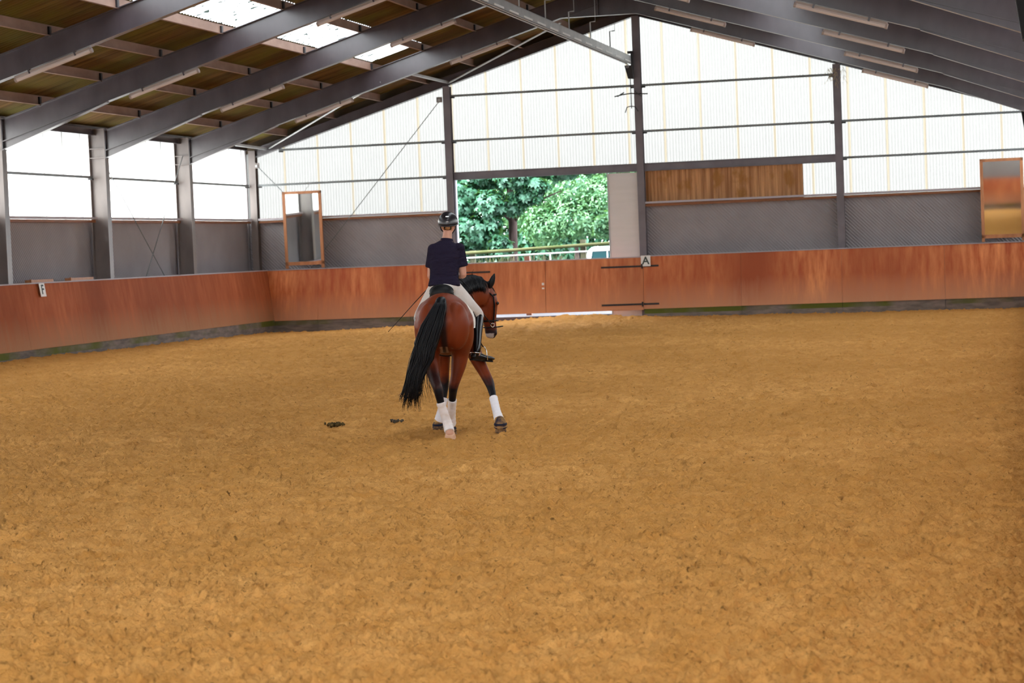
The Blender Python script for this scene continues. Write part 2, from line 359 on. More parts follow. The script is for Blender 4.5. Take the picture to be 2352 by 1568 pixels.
top_end = lambda x: 7.86-.3*abs(x)
EX = (1, 0, 0); EY = (0, 1, 0)
# far end wall
diag((0, .13), EX, -10.75, -5.0, -.1, ZS, (0, 1), DADO, 'wall_end'); diag((0, .13), EX, 0, 5.0, -.1, ZS, (0, 1), DADO, 'wall_end'); diag((0, .13), EX, 5.0, 10.75, -.1, ZS, (0, 1), DADO, 'wall_end')
wn = [0]
def window(*a, **k): wn[0] += 1; return corr(*a, name='window_%d' % wn[0], **k)
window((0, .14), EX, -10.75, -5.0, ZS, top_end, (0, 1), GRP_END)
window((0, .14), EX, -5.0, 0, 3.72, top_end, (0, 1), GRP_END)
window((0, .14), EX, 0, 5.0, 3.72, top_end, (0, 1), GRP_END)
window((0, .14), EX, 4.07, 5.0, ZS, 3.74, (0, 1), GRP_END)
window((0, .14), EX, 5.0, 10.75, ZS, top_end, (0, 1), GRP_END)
corr((0, .12), EX, .05, 4.08, ZS, 3.76, (0, 1), BROWNP, 'wall_end', per=.09, amp=.014)
# long walls: dado and daylight sheets per bay
for side, sx in (('left', -1), ('right', 1)):
    x = sx*XW; bay = 5.0
    for k in range(12):
        y1 = -bay*k+(.13 if k == 0 else 0); y0 = -bay*(k+1)
        diag((x, 0), EY, y0-.05, y1, -.1, ZS, (sx, 0), DADO, 'wall_'+side)
        window((x, 0), EY, y0, y1, ZS, 4.74, (sx, 0), GRP_SIDE)
tag(MB().box(-10.80, -10.60, .06, .22, -.3, 4.9).build('trim_3', DADO), kind='structure')
# back wall
diag((0, YB), EX, -10.6, 10.6, -.1, ZS, (0, 1), DADO, 'wall_back', spp=4)
window((0, YB), EX, -10.6, 10.6, ZS, top_end, (0, -1), GRP_SIDE)  # back end takes the brighter side sheet to add light indoors
# roof sheets (profile runs down the slope) with a daylight strip on both slopes
zr = lambda x: 8.085-.3*abs(x)
def roof_strip(x0, x1, y0, y1, m, name):
    per = .146; n = int((y1-y0)/per*6); y = np.linspace(y0, y1, n); d = .024*np.sin(2*np.pi*y/per)
    xs = [x0, x1]; X = np.stack([np.full(n, v) for v in xs]); Y = np.stack([y, y]); Z = np.stack([zr(v)+d for v in xs])
    o = grid_mesh(name, X, Y, Z, m); return tag(o, kind='structure')
for sx in (-1, 1):
    roof_strip(sx*5.50, sx*10.95, YB, .35, ROOF, 'ceiling'); roof_strip(0, sx*4.27, YB, .35, ROOF, 'ceiling')
    roof_strip(sx*4.25, sx*5.52, -5.02, .35, ROOF, 'ceiling')
    for k in range(1, 12):
        wn[0] += 1; roof_strip(sx*4.25, sx*5.52, -5*(k+1), -5*k-.02, GRP_ROOF, 'window_%d' % wn[0])

# ================================================================ steel portal frames
def portal(Y, label):
    t = empty('portal_frame', (0, Y, 0), label, 'steel frame', 'steel portal frames across the hall')
    for s in (-1, 1):
        c = MB().box(s*10.55, s*10.17, -.006, .006, -.3, 4.86)
        c.box(s*10.555, s*10.54, -.1, .1, -.3, 4.9); c.box(s*10.185, s*10.17, -.1, .1, -.3, 4.83)
        for z in (4.22, 4.42): c.box(s*10.54, s*10.18, -.09, .09, z-.008, z+.008)
        c.box(s*10.54, s*10.18, -.09, .09, 4.84, 4.86)
        c.build('column', COLST, t)
        r = MB(); zt = lambda x: 7.87-.3*abs(x); zb = lambda x: 7.42-.3*abs(x)
        r.prism([(0, 7.42), (s*10.17, zb(10.17)), (s*10.17, zt(10.17)), (0, 7.87)], 'y', -.006, .006)
        r.prism([(0, 7.87), (s*10.17, zt(10.17)), (s*10.17, zt(10.17)-.015), (0, 7.855)], 'y', -.09, .09)
        r.prism([(0, 7.435), (s*10.17, zb(10.17)+.015), (s*10.17, zb(10.17)), (0, 7.42)], 'y', -.09, .09)
        r.prism([(s*.85, 7.17), (0, 7.17), (0, 7.42), (s*.85, 7.17)][:3], 'y', -.006, .006)
        r.prism([(0, 7.17), (s*.87, 7.17), (s*.87, 7.155), (0, 7.155)], 'y', -.09, .09)
        r.box(-.01, .01, -.09, .09, 7.17, 7.86)
        r.build('rafter', STEEL, t)
        h = MB().prism([(s*10.17, 4.22), (s*7.95, zb(7.95)), (s*10.17, zb(10.17))], 'y', -.006, .006)
        h.prism([(s*10.17, 4.22), (s*7.93, zb(7.93)), (s*7.93, zb(7.93)-.015), (s*10.17, 4.205)], 'y', -.09, .09)
        h.box(s*10.17, s*10.155, -.09, .09, 4.2, 4.8)
        h.build('haunch', STEEL, t)
    return t
frame_labels = ['first steel portal frame inside the far end wall, diagonal rods meeting it',
    'second steel portal frame from the far end wall', 'third portal frame from the end wall, left column cut by the photo edge',
    'fourth portal frame from the end wall, crossing the upper left corner', 'fifth portal frame from the far end wall, seen at top right',
    'sixth portal frame from the far end wall, seen at top right', 'seventh portal frame from the far end wall, highest at top right', 'eighth portal frame from the far end wall, at the top right corner']
P0 = portal(-5, frame_labels[0])
for k in range(1, 8):
    c = copy_tree(P0); c.location = (0, -5*(k+1), 0); c['label'] = frame_labels[k]

# gable steelwork
for s in (-1, 1):
    o = MB().prism([(0, 7.82), (s*10.9, 7.82-3.27), (s*10.9, 8.07-3.27), (0, 8.07)], 'y', .10, .16).build('trim_%d' % (1 if s < 0 else 2), mat('gable_closure', (.06, .04, .02), .85)); tag(o, kind='structure')
for s, nm in ((-1, 'left'), (1, 'right')):
    g = MB(); zt = lambda x: 7.87-.3*abs(x); zb = lambda x: 7.625-.3*abs(x)
    g.prism([(0, zb(0)), (s*10.3, zb(10.3)), (s*10.3, zt(10.3)), (0, zt(0))], 'y', -.005, .005)
    g.prism([(0, zt(0)), (s*10.3, zt(10.3)), (s*10.3, zt(10.3)-.012), (0, zt(0)-.012)], 'y', -.1, .1)
    g.prism([(0, zb(0)+.012), (s*10.3, zb(10.3)+.012), (s*10.3, zb(10.3)), (0, zb(0))], 'y', -.1, .1)
    tag(g.build('gable_rafter', STEEL), 'sloping steel rafter along the top of the end wall, %s half' % nm, 'rafter', 'gable rafters')
def post(x, ztop, label, w=.18):
    b = MB().box(x-.006, x+.006, -.1, .09, -.3, ztop).box(x-w/2, x+w/2, -.11, -.098, -.3, ztop).box(x-w/2, x+w/2, .088, .1, -.3, ztop)
    return tag(b.build('wall_post', POSTM), label, 'post', 'steel posts of the end wall')
post(-5, 6.12, 'steel post left of the gate opening in the end wall')
post(0, 7.62, 'tall steel post in the middle of the end wall, under the ridge')
post(5, 6.12, 'steel post between brown boards and right-hand daylight sheets')
post(10.35, 4.5, 'steel corner post behind the right-hand mirror side of the end wall')
cp = MB().box(-10.46, -10.28, -.11, -.098, -.3, 4.72).box(-10.376, -10.364, -.1, .09, -.3, 4.72).box(-10.46, -10.28, .08, .092, -.3, 4.72)
tag(cp.build('wall_post', COLST), 'light grey-brown steel corner post where the left wall meets the end wall', 'post', 'steel posts of the end wall')
def girt(a, b, label, h=.055, name='wall_rail', m=GIRT, grp='thin steel rails across the daylight sheets', cat='rail'):
    o = MB(); o.bar(a, b, .07, h)
    t = tag(o.build(name, m), label, cat, grp)
    for p, q in ((a, b), (b, a)):
        d = (Vector(q)-Vector(p)).normalized(); c = Vector(p)+d*.05
        MB().box(c.x-.05, c.x+.05, c.y-.05, c.y+.05, c.z-.06, c.z-.028).build('cleat', DKST, t)
    return t
Z2, Z3, Z4 = 3.80, 4.71, 5.87
bays = {'far left bay': (-10.27, -5.09), 'bay above the gate': (-4.91, -.09), 'bay above the brown boards': (.09, 4.91), 'right-hand bay': (5.09, 10.3)}
for nm, (a, b) in bays.items():
    zs = [(Z2, 'lower'), (Z3, 'upper')] if 'bay above' not in nm else [(Z3, 'lower'), (Z4, 'upper')]
    for z, w in zs:
        bb = b if abs(b) > 9 and 7.6-.3*abs(b) > z or abs(b) < 9 else b
        aa, b2 = a, b
        lim = (7.60-z)/.3
        aa = max(a, -lim); b2 = min(b, lim)
        girt((aa, 0, z), (b2, 0, z), '%s thin steel rail on the end wall, %s' % (w, nm))
for k in range(8):
    girt((-10.5, -5*k-.12 if k else -.15, Z2), (-10.5, -5*k-4.88, Z2), 'thin steel rail on the left wall, %s bay from the corner' % ORD[k])
# header beams over gate and brown boards
for a, b, lb in ((-4.91, -.09, 'purple-grey steel header beam over the gate opening'), (.09, 4.91, 'purple-grey steel header beam over the brown boards')):
    h = MB().box(a, b, -.005, .005, 3.70, 3.9).box(a, b, -.08, .06, 3.885, 3.9).box(a, b, -.08, .06, 3.70, 3.715)
    h.box(a, b, -.02, .0, 3.72, 3.86)
    tag(h.build('header_beam', POSTM), lb, 'beam', 'header beams of the end wall')
# sill rails with brown timber strip beneath
def sill(a, b, label):
    a = Vector(a); b = Vector(b); t = empty('sill_rail', a, label, 'sill', 'sill rails under the daylight sheets')
    MB().bar((0, 0, .01), b-a+Vector((0, 0, .01)), .20, .05).build('steel_ledge', CAPM, t)
    dz = Vector((0, 0, -.055)); MB().bar(dz, b-a+dz, .10, .06).build('timber_strip', TIMB, t)
sill((-10.27, 0, 2.89), (-5.09, 0, 2.89), 'sill rail of the end wall behind the left mirror and rider')
sill((.09, 0, 2.89), (4.91, 0, 2.89), 'sill rail of the end wall under the brown boards')
sill((5.09, 0, 2.89), (10.3, 0, 2.89), 'sill rail of the end wall left of the right mirror')
for k in range(8): sill((-10.5, -5*k-.12 if k else -.15, 2.89), (-10.5, -5*k-4.88, 2.89), 'sill rail of the left wall, %s bay from the corner' % ORD[k])
eb = MB().box(-10.56, -10.40, -45, -.1, 4.72, 4.735).box(-10.49, -10.475, -45, -.1, 4.735, 4.90).box(-10.56, -10.40, -45, -.1, 4.90, 4.915)
tag(eb.build('eaves_beam', STEEL), 'long steel eaves beam on top of the left wall', 'beam')

# purlins with a cleat at each frame
xs = [9.38, 8.07, 6.80, 5.53, 4.26, 2.98, 1.70, .42]
for s, nm in ((-1, 'left'), (1, 'right')):
    for i, x in enumerate(xs):
        extra = ' at the lower edge of the skylights' if i == 3 else ' at the upper edge of the skylights' if i == 4 else ''
        t = empty('roof_purlin', (s*x, 0, 7.87-.3*x), '%s roof purlin up from the %s eave%s' % (ORD[i], nm, extra), 'roof purlin', 'roof purlins')
        b = MB().box(-.004, .004, -50, -.02, 0, .19).box(-.004, s*.06, -50, -.02, .184, .19).box(-s*.06, .004, -50, -.02, 0, .007)
        b.build('beam', PURL, t)
        cm = None
        for k in range(1, 9):
            if cm is None: cm = MB().box(-.02, .02, -.04, .04, -.01, .16).build('cleat', DKST, t); cm.location = (-s*.02, -5*k+.75-.75, 0)
            else: c2 = cm.copy(); COL.objects.link(c2); c2.location = (-s*.02, -5*k, 0)
# struts and bracing rods of the first roof bay
for a, b, lb in (((-9.95, -.1, 4.75), (-9.35, -5, 4.70), 'short strut from the left corner post to the first frame'),
                 ((-4.95, -.1, 6.22), (-4.75, -5, 6.14), 'short bright strut from the gate post top to the first frame'),
                 ((4.95, -.1, 6.22), (4.95, -5, 6.14), 'short strut from the right-hand post top to the first frame')):
    tag(MB().bar(a, b, .06, .06).build('roof_strut', GALV), lb, 'strut', 'struts in the roof')
def rod(pts, r, label, name='bracing_rod', m=GALV, plates=()):
    t = empty(name, pts[0], label, 'rod', 'bracing rods'); o = Vector(pts[0])
    MB().tube([Vector(p)-o for p in pts], r, 6).build('rod', m, t)
    for p in plates:
        q = Vector(p)-o; MB().box(q.x-.075, q.x+.075, q.y-.01, q.y+.01, q.z-.07, q.z+.07).build('end_plate', COLST, t)
        MB().tube([q+Vector((.0, -.02, -.01)), q+Vector((.0, -.035, -.01))], .035, 8).build('nut', GALV, t)
rod([(-9.85, -.16, 4.76), (-5.3, -5, 5.93)], .022, 'roof bracing rod rising from the left corner to the first frame')
rod([(-4.9, -.16, 6.20), (-.9, -5, 7.05)], .022, 'roof bracing rod rising from the gate post to the ridge')
rod([(-5.15, -.16, 5.77), (-8.41, -.16, 2.075), (-8.9, -.16, 1.5)], .010, 'thin bracing rod from the gate post down behind the left mirror', m=GIRT, plates=[(-5.17, -.16, 5.78)])
rod([(-10.2, -.16, 4.30), (-9.46, -.32, 3.58)], .010, 'thin rod from the left corner post plate to the left mirror top', m=GIRT, plates=[(-10.22, -.16, 4.32)])
rod([(-8.92, -.3, 3.55), (-8.85, -.12, 3.70), (-8.8, -.06, 3.80)], .005, 'wire from the left mirror up to the wall rail')
rod([(-10.32, -9.86, 4.15), (-10.32, -6.64, 1.572), (-10.32, -5.1, .35)], .012, 'bracing rod on the left wall sloping down towards the corner', m=GIRT)
rod([(-10.32, -5.12, 4.42), (-10.32, -7.687, 1.614), (-10.32, -9.0, .2)], .012, 'bracing rod on the left wall sloping down away from the corner', m=GIRT)

# lamps under the rafters
def lamp():
    t = empty('strip_light'); L = .74
    MB().box(-L, L, -.045, .045, -.035, 0).build('housing', LAMPB, t)
    d = MB().tube([(-L+.02, 0, -.06), (L-.02, 0, -.06)], .04, 10).build('diffuser', LAMPD, t)
    for s in (-1, 1): MB().tube([(s*(L-.02), 0, -.06), (s*(L+.02), 0, -.06)], .046, 10).build('end_cap', LAMPB, t)
    for s in (-.45, .45): MB().box(s-.015, s+.015, -.05, .05, -.05, .012).build('clip', STEEL, t)
    return t
L0 = lamp(); first = True
for k in range(1, 9):
    for x, w in ((-6.75, 'low on the left slope'), (-2.87, 'high on the left slope'), (2.87, 'high on the right slope'), (6.72, 'low on the right slope')):
        t = L0 if first else copy_tree(L0); first = False
        s = -1 if x < 0 else 1
        t.location = (x, -5*k, 7.42-.3*abs(x)-.012); t.rotation_euler = (0, s*math.atan(.3), 0)
        tag(t, 'strip light %s under the %s portal frame from the end wall' % (w, ORD[k-1]), 'light fixture', 'strip lights under the rafters')

# ridge track with hangers
TRX = -.16
t = empty('ridge_track', (TRX, 0, 6.4), 'long grey steel channel hung below the ridge, ending at the middle post', 'track')
trm = MB().box(-.07, -.062, -50, -.12, 0, .2).box(.062, .07, -50, -.12, 0, .2).box(-.07, .07, -50, -.12, .195, .2).box(-.07, -.03, -50, -.12, 0, .008).box(.03, .07, -50, -.12, 0, .008)
trm.build('channel', GALV, t)
MB().box(-.02, .02, -50, -.3, .05, .07).build('cable_carrier', WHITE, t)
for i in range(20):
    y = -.8-i*1.25
    MB().box(.072, .082, y-.5, y+.28, .03, .06).build('bright_insert', WHITE, t)
for i in range(1, 8):
    y = -2.8-2.45*(i-1)
    h = MB().tube([(TRX, y, 6.6), (TRX, y, 7.0), (TRX+.12, y, 7.01)], .014, 6)
    h.tube([(TRX+.12, y, 7.0), (TRX+.12, y, 7.5-.0)], .005, 5)
    o = h.build('track_hanger', DKST if i == 1 else GALV); far = ['closest to the end wall', 'second from the end wall', 'third from the end wall', 'fourth from the end wall', 'fifth from the end wall', 'sixth from the end wall']
    tag(o, 'rod hanger of the ridge track, ' + (far[i-1] if i < 7 else 'seventh from the end wall'), 'hanger', 'hangers of the ridge track')
t = empty('track_motor', (-.16, -.3, 6.36), 'black motor box under the end of the ridge track', 'motor')
MB().prism([(-.10, 0), (.08, 0), (.12, -.33), (-.02, -.33)], 'y', -.09, .09).build('housing', DKST, t)
MB().box(-.02, .1, -.05, .05, .30, .36).box(.06, .1, -.04, .16, -.33, .36).build('bracket', DKST, t)
MB().tube([(-.02, -.1, -.03), (-.02, -.13, -.03)], .045, 12).build('pulley', CHROME, t)
t = empty('drop_pipe', (-.135, -.3, 6.06), 'thin dark pipe with crossed spray arms hanging in front of the middle post', 'pipe')
MB().tube([(0, 0, .03), (.005, 0, -.78)], .012, 6).build('riser', DKST, t)
MB().tube([(-.42, 0, -.46), (-.2, -.02, -.42), (0, 0, -.40), (.2, 0, -.42), (.43, 0, -.43)], .016, 6).build('spray_arm', DKST, t)
MB().tube([(-.30, -.2, -.47), (-.22, .2, -.36)], .016, 6).build('spray_nozzle', DKST, t)
MB().tube([(.14, -.2, -.36), (.24, .2, -.47)], .016, 6).build('spray_nozzle', DKST, t)
MB().tube([(-.16, 0, -.88), (-.11, 0, -.74), (0, 0, -.72), (.1, 0, -.74), (.17, 0, -.86)], .013, 6).build('lower_arm', DKST, t)
# straw nest wisps on the right-hand post head
nb = MB()
for i in range(70):
    a = Vector((5+random.uniform(-.22, .22), -.12+random.uniform(-.03, .0), 6.05-abs(random.gauss(0, .16)))); b = a+Vector((random.gauss(0, .05), -.01, -random.uniform(.03, .15)))
    nb.tube([a, b], .004, 3)
tag(nb.build('bird_nest', mat('straw', (.45, .36, .22), .8)), 'ragged straw bird nest on the head of the right-hand post', 'nest')

# loudspeakers at the right edge
def speaker(loc, label, rz):
    t = empty('loudspeaker', loc, label, 'loudspeaker', 'black loudspeakers under the right eave', rz)
    MB().prism([(-.17, -.42), (.15, -.42), (.22, .42), (-.28, .42)], 'y', -.2, .2).build('cabinet', BLACKP, t)
    MB().prism([(-.178, -.40), (-.17, -.40), (-.28, .40), (-.288, .40)], 'y', -.18, .18).build('grille', DKST, t)
    MB().box(-.03, .03, -.03, .03, .42, .62).build('bracket', DKST, t)
speaker((9.70, -4.0, 4.25), 'black loudspeaker hanging over the right-hand mirror near the end wall', 0)
speaker((9.64, -33.0, 4.12), 'black loudspeaker at the top right corner of the photo', 0)

# ================================================================ kick walls
def kick_panel_end(x0, x1, m=KICK_END, zb=.22, parent=None, yt=-.32, yb=-.5, name='board'):
    return MB().hexa([(x0, yb, zb), (x1, yb, zb), (x1, yb+.03, zb), (x0, yb+.03, zb), (x0, yt, 1.54), (x1, yt, 1.54), (x1, yt+.03, 1.54), (x0, yt+.03, 1.54)]).build(name, m, parent)
def kick_end(x0, x1, label, joints, xb0=None, xb1=None):
    t = empty('kick_wall', (0, 0, 0), label, 'kick wall', 'plywood kick walls')
    for a, b in zip(joints[:-1], joints[1:]): 
        xa = a; xb = b
        MB().hexa([(xb0 if a == x0 and xb0 else a+.002, -.5, .22), (xb1 if b == x1 and xb1 else b-.002, -.5, .22), (xb1 if b == x1 and xb1 else b-.002, -.47, .22), (xb0 if a == x0 and xb0 else a+.002, -.47, .22),
                   (a+.002, -.32, 1.54), (b-.002, -.32, 1.54), (b-.002, -.29, 1.54), (a+.002, -.29, 1.54)]).build('board', KICK_END, t)
        MB().hexa([(a+.004, -.47, -.3), (b-.004, -.47, -.3), (b-.004, -.42, -.3), (a+.004, -.42, -.3), (a+.004, -.47, .23), (b-.004, -.47, .23), (b-.004, -.42, .23), (a+.004, -.42, .23)]).build('plinth', PLINTH, t)
    MB().box(x0, x1, -.345, -.25, 1.54, 1.565).build('top_rail', CAPM, t)
    return t
kick_end(-10.0, -4.85, 'red plywood kick wall of the end wall, left part below the mirror', [-10.0, -8.6, -6.1, -4.85], xb0=-9.79)
kick_end(.03, 10.0, 'red plywood kick wall of the end wall, right of the gate', [.03, 2.5, 5.0, 7.5, 10.0], xb1=9.79)
def kick_side(s, label):
    t = empty('kick_wall', (0, 0, 0), label, 'kick wall', 'plywood kick walls')
    e = [-.45] + [-2.5*i for i in range(1, 24)] + [-59.6]
    for y1, y0 in zip(e[:-1], e[1:]):
        MB().hexa([(s*9.79, y0+.002, .24), (s*9.79, y1-.002, .24), (s*9.82, y1-.002, .24), (s*9.82, y0+.002, .24),
                   (s*10.0, y0+.002, 1.54), (s*10.0, y1-.002 if y1 != -.45 else -.3, 1.54), (s*10.03, y1-.002 if y1 != -.45 else -.3, 1.54), (s*10.03, y0+.002, 1.54)]).build('board', KICK_SIDE, t)
    MB().box(min(s*9.81, s*9.86), max(s*9.81, s*9.86), -59.6, -.45, -.3, .25).build('plinth', PLINTH, t)
    MB().box(min(s*9.97, s*10.07), max(s*9.97, s*10.07), -59.6, -.3, 1.54, 1.565).build('top_rail', CAPM, t)
kick_side(-1, 'long dusty plywood kick wall along the left side'); kick_side(1, 'long plywood kick wall along the right side, outside the photo')
t = empty('kick_wall', (0, 0, 0), 'plywood kick wall of the back end, seen only in the right mirror', 'kick wall', 'plywood kick walls')
MB().hexa([(-9.8, -59.4, .22), (9.8, -59.4, .22), (9.8, -59.43, .22), (-9.8, -59.43, .22), (-10, -59.6, 1.54), (10, -59.6, 1.54), (10, -59.63, 1.54), (-10, -59.63, 1.54)]).build('board', KICK_END, t)
MB().box(-9.8, 9.8, -59.5, -59.45, -.3, .23).build('plinth', PLINTH, t)
# gate leaves
def gate(x0, x1, label, hinge_x0, hinge_x1, latch):
    t = empty('gate_leaf', (0, 0, 0), label, 'gate', 'plywood gate leaves')
    kick_panel_end(x0+.005, x1-.005, GATEM, .20, t, -.35, -.50, 'leaf_board')
    MB().box(x0+.006, x1-.006, -.37, -.28, 1.52, 1.548).build('top_rail', CAPM, t)
    for z in (1.30, .345):
        y = -.5+(z-.2)*.15/1.34
        MB().box(hinge_x0, hinge_x1, y-.022, y-.004, z-.022, z+.022).build('strap_hinge', DKST, t)
        MB().tube([(hinge_x1 if x1 > -1 else hinge_x0, y-.02, z-.06), (hinge_x1 if x1 > -1 else hinge_x0, y-.02, z+.06)], .02, 8).build('hinge_pin', DKST, t)
    if latch:
        MB().hexa([(-2.54, -.466, .22), (-2.46, -.466, .22), (-2.46, -.44, .22), (-2.54, -.44, .22), (-2.54, -.318, 1.5), (-2.46, -.318, 1.5), (-2.46, -.29, 1.5), (-2.54, -.29, 1.5)]).build('meeting_batten', DKST, t)
        MB().box(-2.595, -2.535, -.437, -.43, .91, .97).build('latch_pull', WHITE, t); MB().box(-2.595, -2.535, -.437, -.43, .81, .85).build('latch_pull', WHITE, t)
gate(-4.85, -2.50, 'plywood gate leaf directly behind the horse head, with the white latch', -4.80, -3.95, True)
gate(-2.50, .03, 'plywood gate leaf left of the letter A', -1.05, .0, False)
for z in (1.30, .345):
    y = -.5+(z-.22)*.18/1.32; tag(MB().box(.03, .42, y-.02, y-.002, z-.022, z+.022).build('hinge_strap', DKST), 'dark hinge strap on the fixed kick wall, %s' % ('right under the letter A' if z > 1 else 'low, near the sand below the letter A'), 'hinge', 'fixed hinge straps')
# sliding door panel
t = empty('sliding_door', (-.5, .02, 0), 'light grey ribbed sliding door panel beside the gate opening', 'sliding door')
db = MB()
for i in range(64):
    z = -.05+i*.058; db.box(-.36, .42, -.018, .0, z, z+.052)
db.box(-.36, .42, 0, .02, -.05, 3.68); db.build('panel', DOORM, t)
MB().box(-.385, -.35, -.03, .03, -.05, 3.69).build('edge_trim', GALV, t)
MB().box(-4.9+.5, -4.86+.5, -.05, .07, 0, 3.70).build('jamb', mat('jamb_blue_white', (.5, .55, .7), .5), t)

# letters
def sign(ch, M, label):
    t = empty('letter_sign', (0, 0, 0), label, 'letter sign', 'dressage letter signs'); t.matrix_world = M
    MB().box(-.122, .122, -.008, 0, -.135, .135).build('plate', WHITE, t)
    cu = bpy.data.curves.new('t', 'FONT'); cu.body = ch; cu.size = .27; cu.extrude = .002; cu.align_x = 'CENTER'; cu.align_y = 'CENTER'; cu.offset = .006
    o = bpy.data.objects.new('t', cu); COL.objects.link(o); dg = bpy.context.evaluated_depsgraph_get(); dg.update()
    me = bpy.data.meshes.new_from_object(o.evaluated_get(dg)); bpy.data.objects.remove(o); me.materials.clear(); me.materials.append(INK)
    lo = bpy.data.objects.new('letter', me); COL.objects.link(lo); lo.parent = t; lo.rotation_euler = (math.pi/2, 0, 0); lo.location = (0, -.011, 0)
tl = math.atan(.18/1.32)
sign('A', Matrix.Translation((.10, -.385, 1.43)) @ Matrix.Rotation(-tl*.3, 4, 'X'), 'white square sign with a black letter A on the middle of the end wall')
sign('F', Matrix.Translation((-9.925, -14.1, 1.41)) @ Matrix.Rotation(math.pi/2, 4, 'Z') @ Matrix.Rotation(-math.atan(.21/1.3), 4, 'X'), 'small white sign with a black letter F on the left kick wall')
for y0, y1, lb in ((-14.2, -13.2, 'low wooden block behind the kick wall just above the letter F'), (-12.3, -11.2, 'low wooden block behind the kick wall right of the letter F')):
    tag(MB().box(-10.25, -10.09, y0, y1, 1.45, 1.62).box(-10.13, -10.09, y0-.04, y0, 1.42, 1.63).build('wooden_block', FRAMEW), lb, 'wooden block', 'wooden blocks on the left wall')

# mirrors
def mirror(x0, x1, label):
    cx = (x0+x1)/2; w = x1-x0; H = 1.97
    t = empty('wall_mirror', (cx, -.36, 1.62), label, 'mirror', 'tall wood-framed mirrors'); t.rotation_euler = (.025, 0, 0)
    f = MB().box(-w/2, -w/2+.075, -.03, .03, -.04, H).box(w/2-.075, w/2, -.03, .03, -.04, H).box(-w/2, w/2, -.03, .03, H-.07, H).box(-w/2, w/2, -.03, .03, .04, .13)
    f.build('frame', FRAMEW, t); MB().box(-w/2+.07, w/2-.07, -.008, .008, .12, H-.06).build('glass', MIRR, t)
    MB().box(-w/2+.07, w/2-.07, .01, .025, .12, H-.06).build('backing', TIMB, t)
mirror(-9.46, -8.40, 'tall wood-framed mirror at the left end of the end wall')
mirror(8.41, 9.44, 'tall wood-framed mirror at the right edge of the photo')

# ================================================================ outdoors
LEAFS = []
def leaf_mat(name, a, b):
    m = bpy.data.materials.new(name); m.use_nodes = True; nt = m.node_tree; n = nt.nodes; l = nt.links; n.remove(n['Principled BSDF'])
    tc = n.new('ShaderNodeTexCoord'); no = n.new('ShaderNodeTexNoise'); no.inputs['Scale'].default_value = 4.5; no.inputs['Detail'].default_value = 5; l.new(tc.outputs['Object'], no.inputs['Vector'])
    c = mix(nt, mth(nt, 'MINIMUM', mth(nt, 'MAXIMUM', mth(nt, 'MULTIPLY_ADD', no.outputs[0], 4, -1.5), 0), 1), a, b)
    d = n.new('ShaderNodeBsdfDiffuse'); l.new(c, d.inputs[0]); t = n.new('ShaderNodeBsdfTranslucent'); l.new(mix(nt, .5, c, (.12, .26, .02)), t.inputs[0])
    g = n.new('ShaderNodeBsdfGlossy'); g.inputs[1].default_value = .45; g.inputs[0].default_value = (.4, .6, .52, 1)
    m1 = n.new('ShaderNodeMixShader'); m1.inputs[0].default_value = .3; l.new(d.outputs[0], m1.inputs[1]); l.new(t.outputs[0], m1.inputs[2])
    m2 = n.new('ShaderNodeMixShader'); m2.inputs[0].default_value = .08; l.new(m1.outputs[0], m2.inputs[1]); l.new(g.outputs[0], m2.inputs[2])
    l.new(m2.outputs[0], n['Material Output'].inputs[0]); return m
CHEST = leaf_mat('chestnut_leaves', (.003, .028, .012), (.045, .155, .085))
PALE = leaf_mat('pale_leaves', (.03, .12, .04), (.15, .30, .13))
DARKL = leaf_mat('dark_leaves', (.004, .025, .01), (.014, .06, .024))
BARK = mat('bark', (.03, .02, .018), .9, 0, .2, (.075, .052, .048), (8, 8, 2))
def leaves(name, parent, m, centres, radii, n, size, leaflets=5, seed=0, shell=.55):
    R = np.random.default_rng(seed); k = len(centres); w = np.array([np.prod(r) for r in radii])**.5; idx = R.choice(k, n, p=w/w.sum())
    C = np.array(centres)[idx]; Rd = np.array(radii)[idx]
    d = R.normal(size=(n, 3)); d /= np.linalg.norm(d, axis=1)[:, None]; rr = R.uniform(shell, 1, n)**.6
    P = C+d*Rd*rr[:, None]
    nn = d+R.normal(size=(n, 3))*.45+np.array([0, 0, .55]); nn /= np.linalg.norm(nn, axis=1)[:, None]
    a = np.cross(nn, R.normal(size=(n, 3))); a /= np.linalg.norm(a, axis=1)[:, None]; b = np.cross(nn, a)
    V = []; F = []; sz = size*R.uniform(.65, 1.2, n)
    allv = np.zeros((n, leaflets, 4, 3))
    for j in range(leaflets):
        an = (j-(leaflets-1)/2)*(2*math.pi*.78/leaflets) if leaflets > 1 else 0
        dr = a*math.cos(an)+b*math.sin(an); sd_ = -a*math.sin(an)+b*math.cos(an); L = sz*(1-.12*abs(j-(leaflets-1)/2)); wd = L*.24 if leaflets > 1 else L*.4
        allv[:, j, 0] = P; allv[:, j, 1] = P+dr*(L*.62)[:, None]+sd_*wd[:, None]-nn*(L*.06)[:, None]
        allv[:, j, 2] = P+dr*L[:, None]-nn*(L*.28)[:, None]; allv[:, j, 3] = P+dr*(L*.62)[:, None]-sd_*wd[:, None]-nn*(L*.06)[:, None]
    co = allv.reshape(-1, 3); q = np.arange(len(co))
    me = bpy.data.meshes.new(name); me.vertices.add(len(co)); me.vertices.foreach_set('co', co.ravel()); me.loops.add(len(q)); me.loops.foreach_set('vertex_index', q)
    me.polygons.add(len(q)//4); me.polygons.foreach_set('loop_start', np.arange(0, len(q), 4)); me.update(); me.materials.append(m)
    o = bpy.data.objects.new(name, me); COL.objects.link(o); o.parent = parent; return o
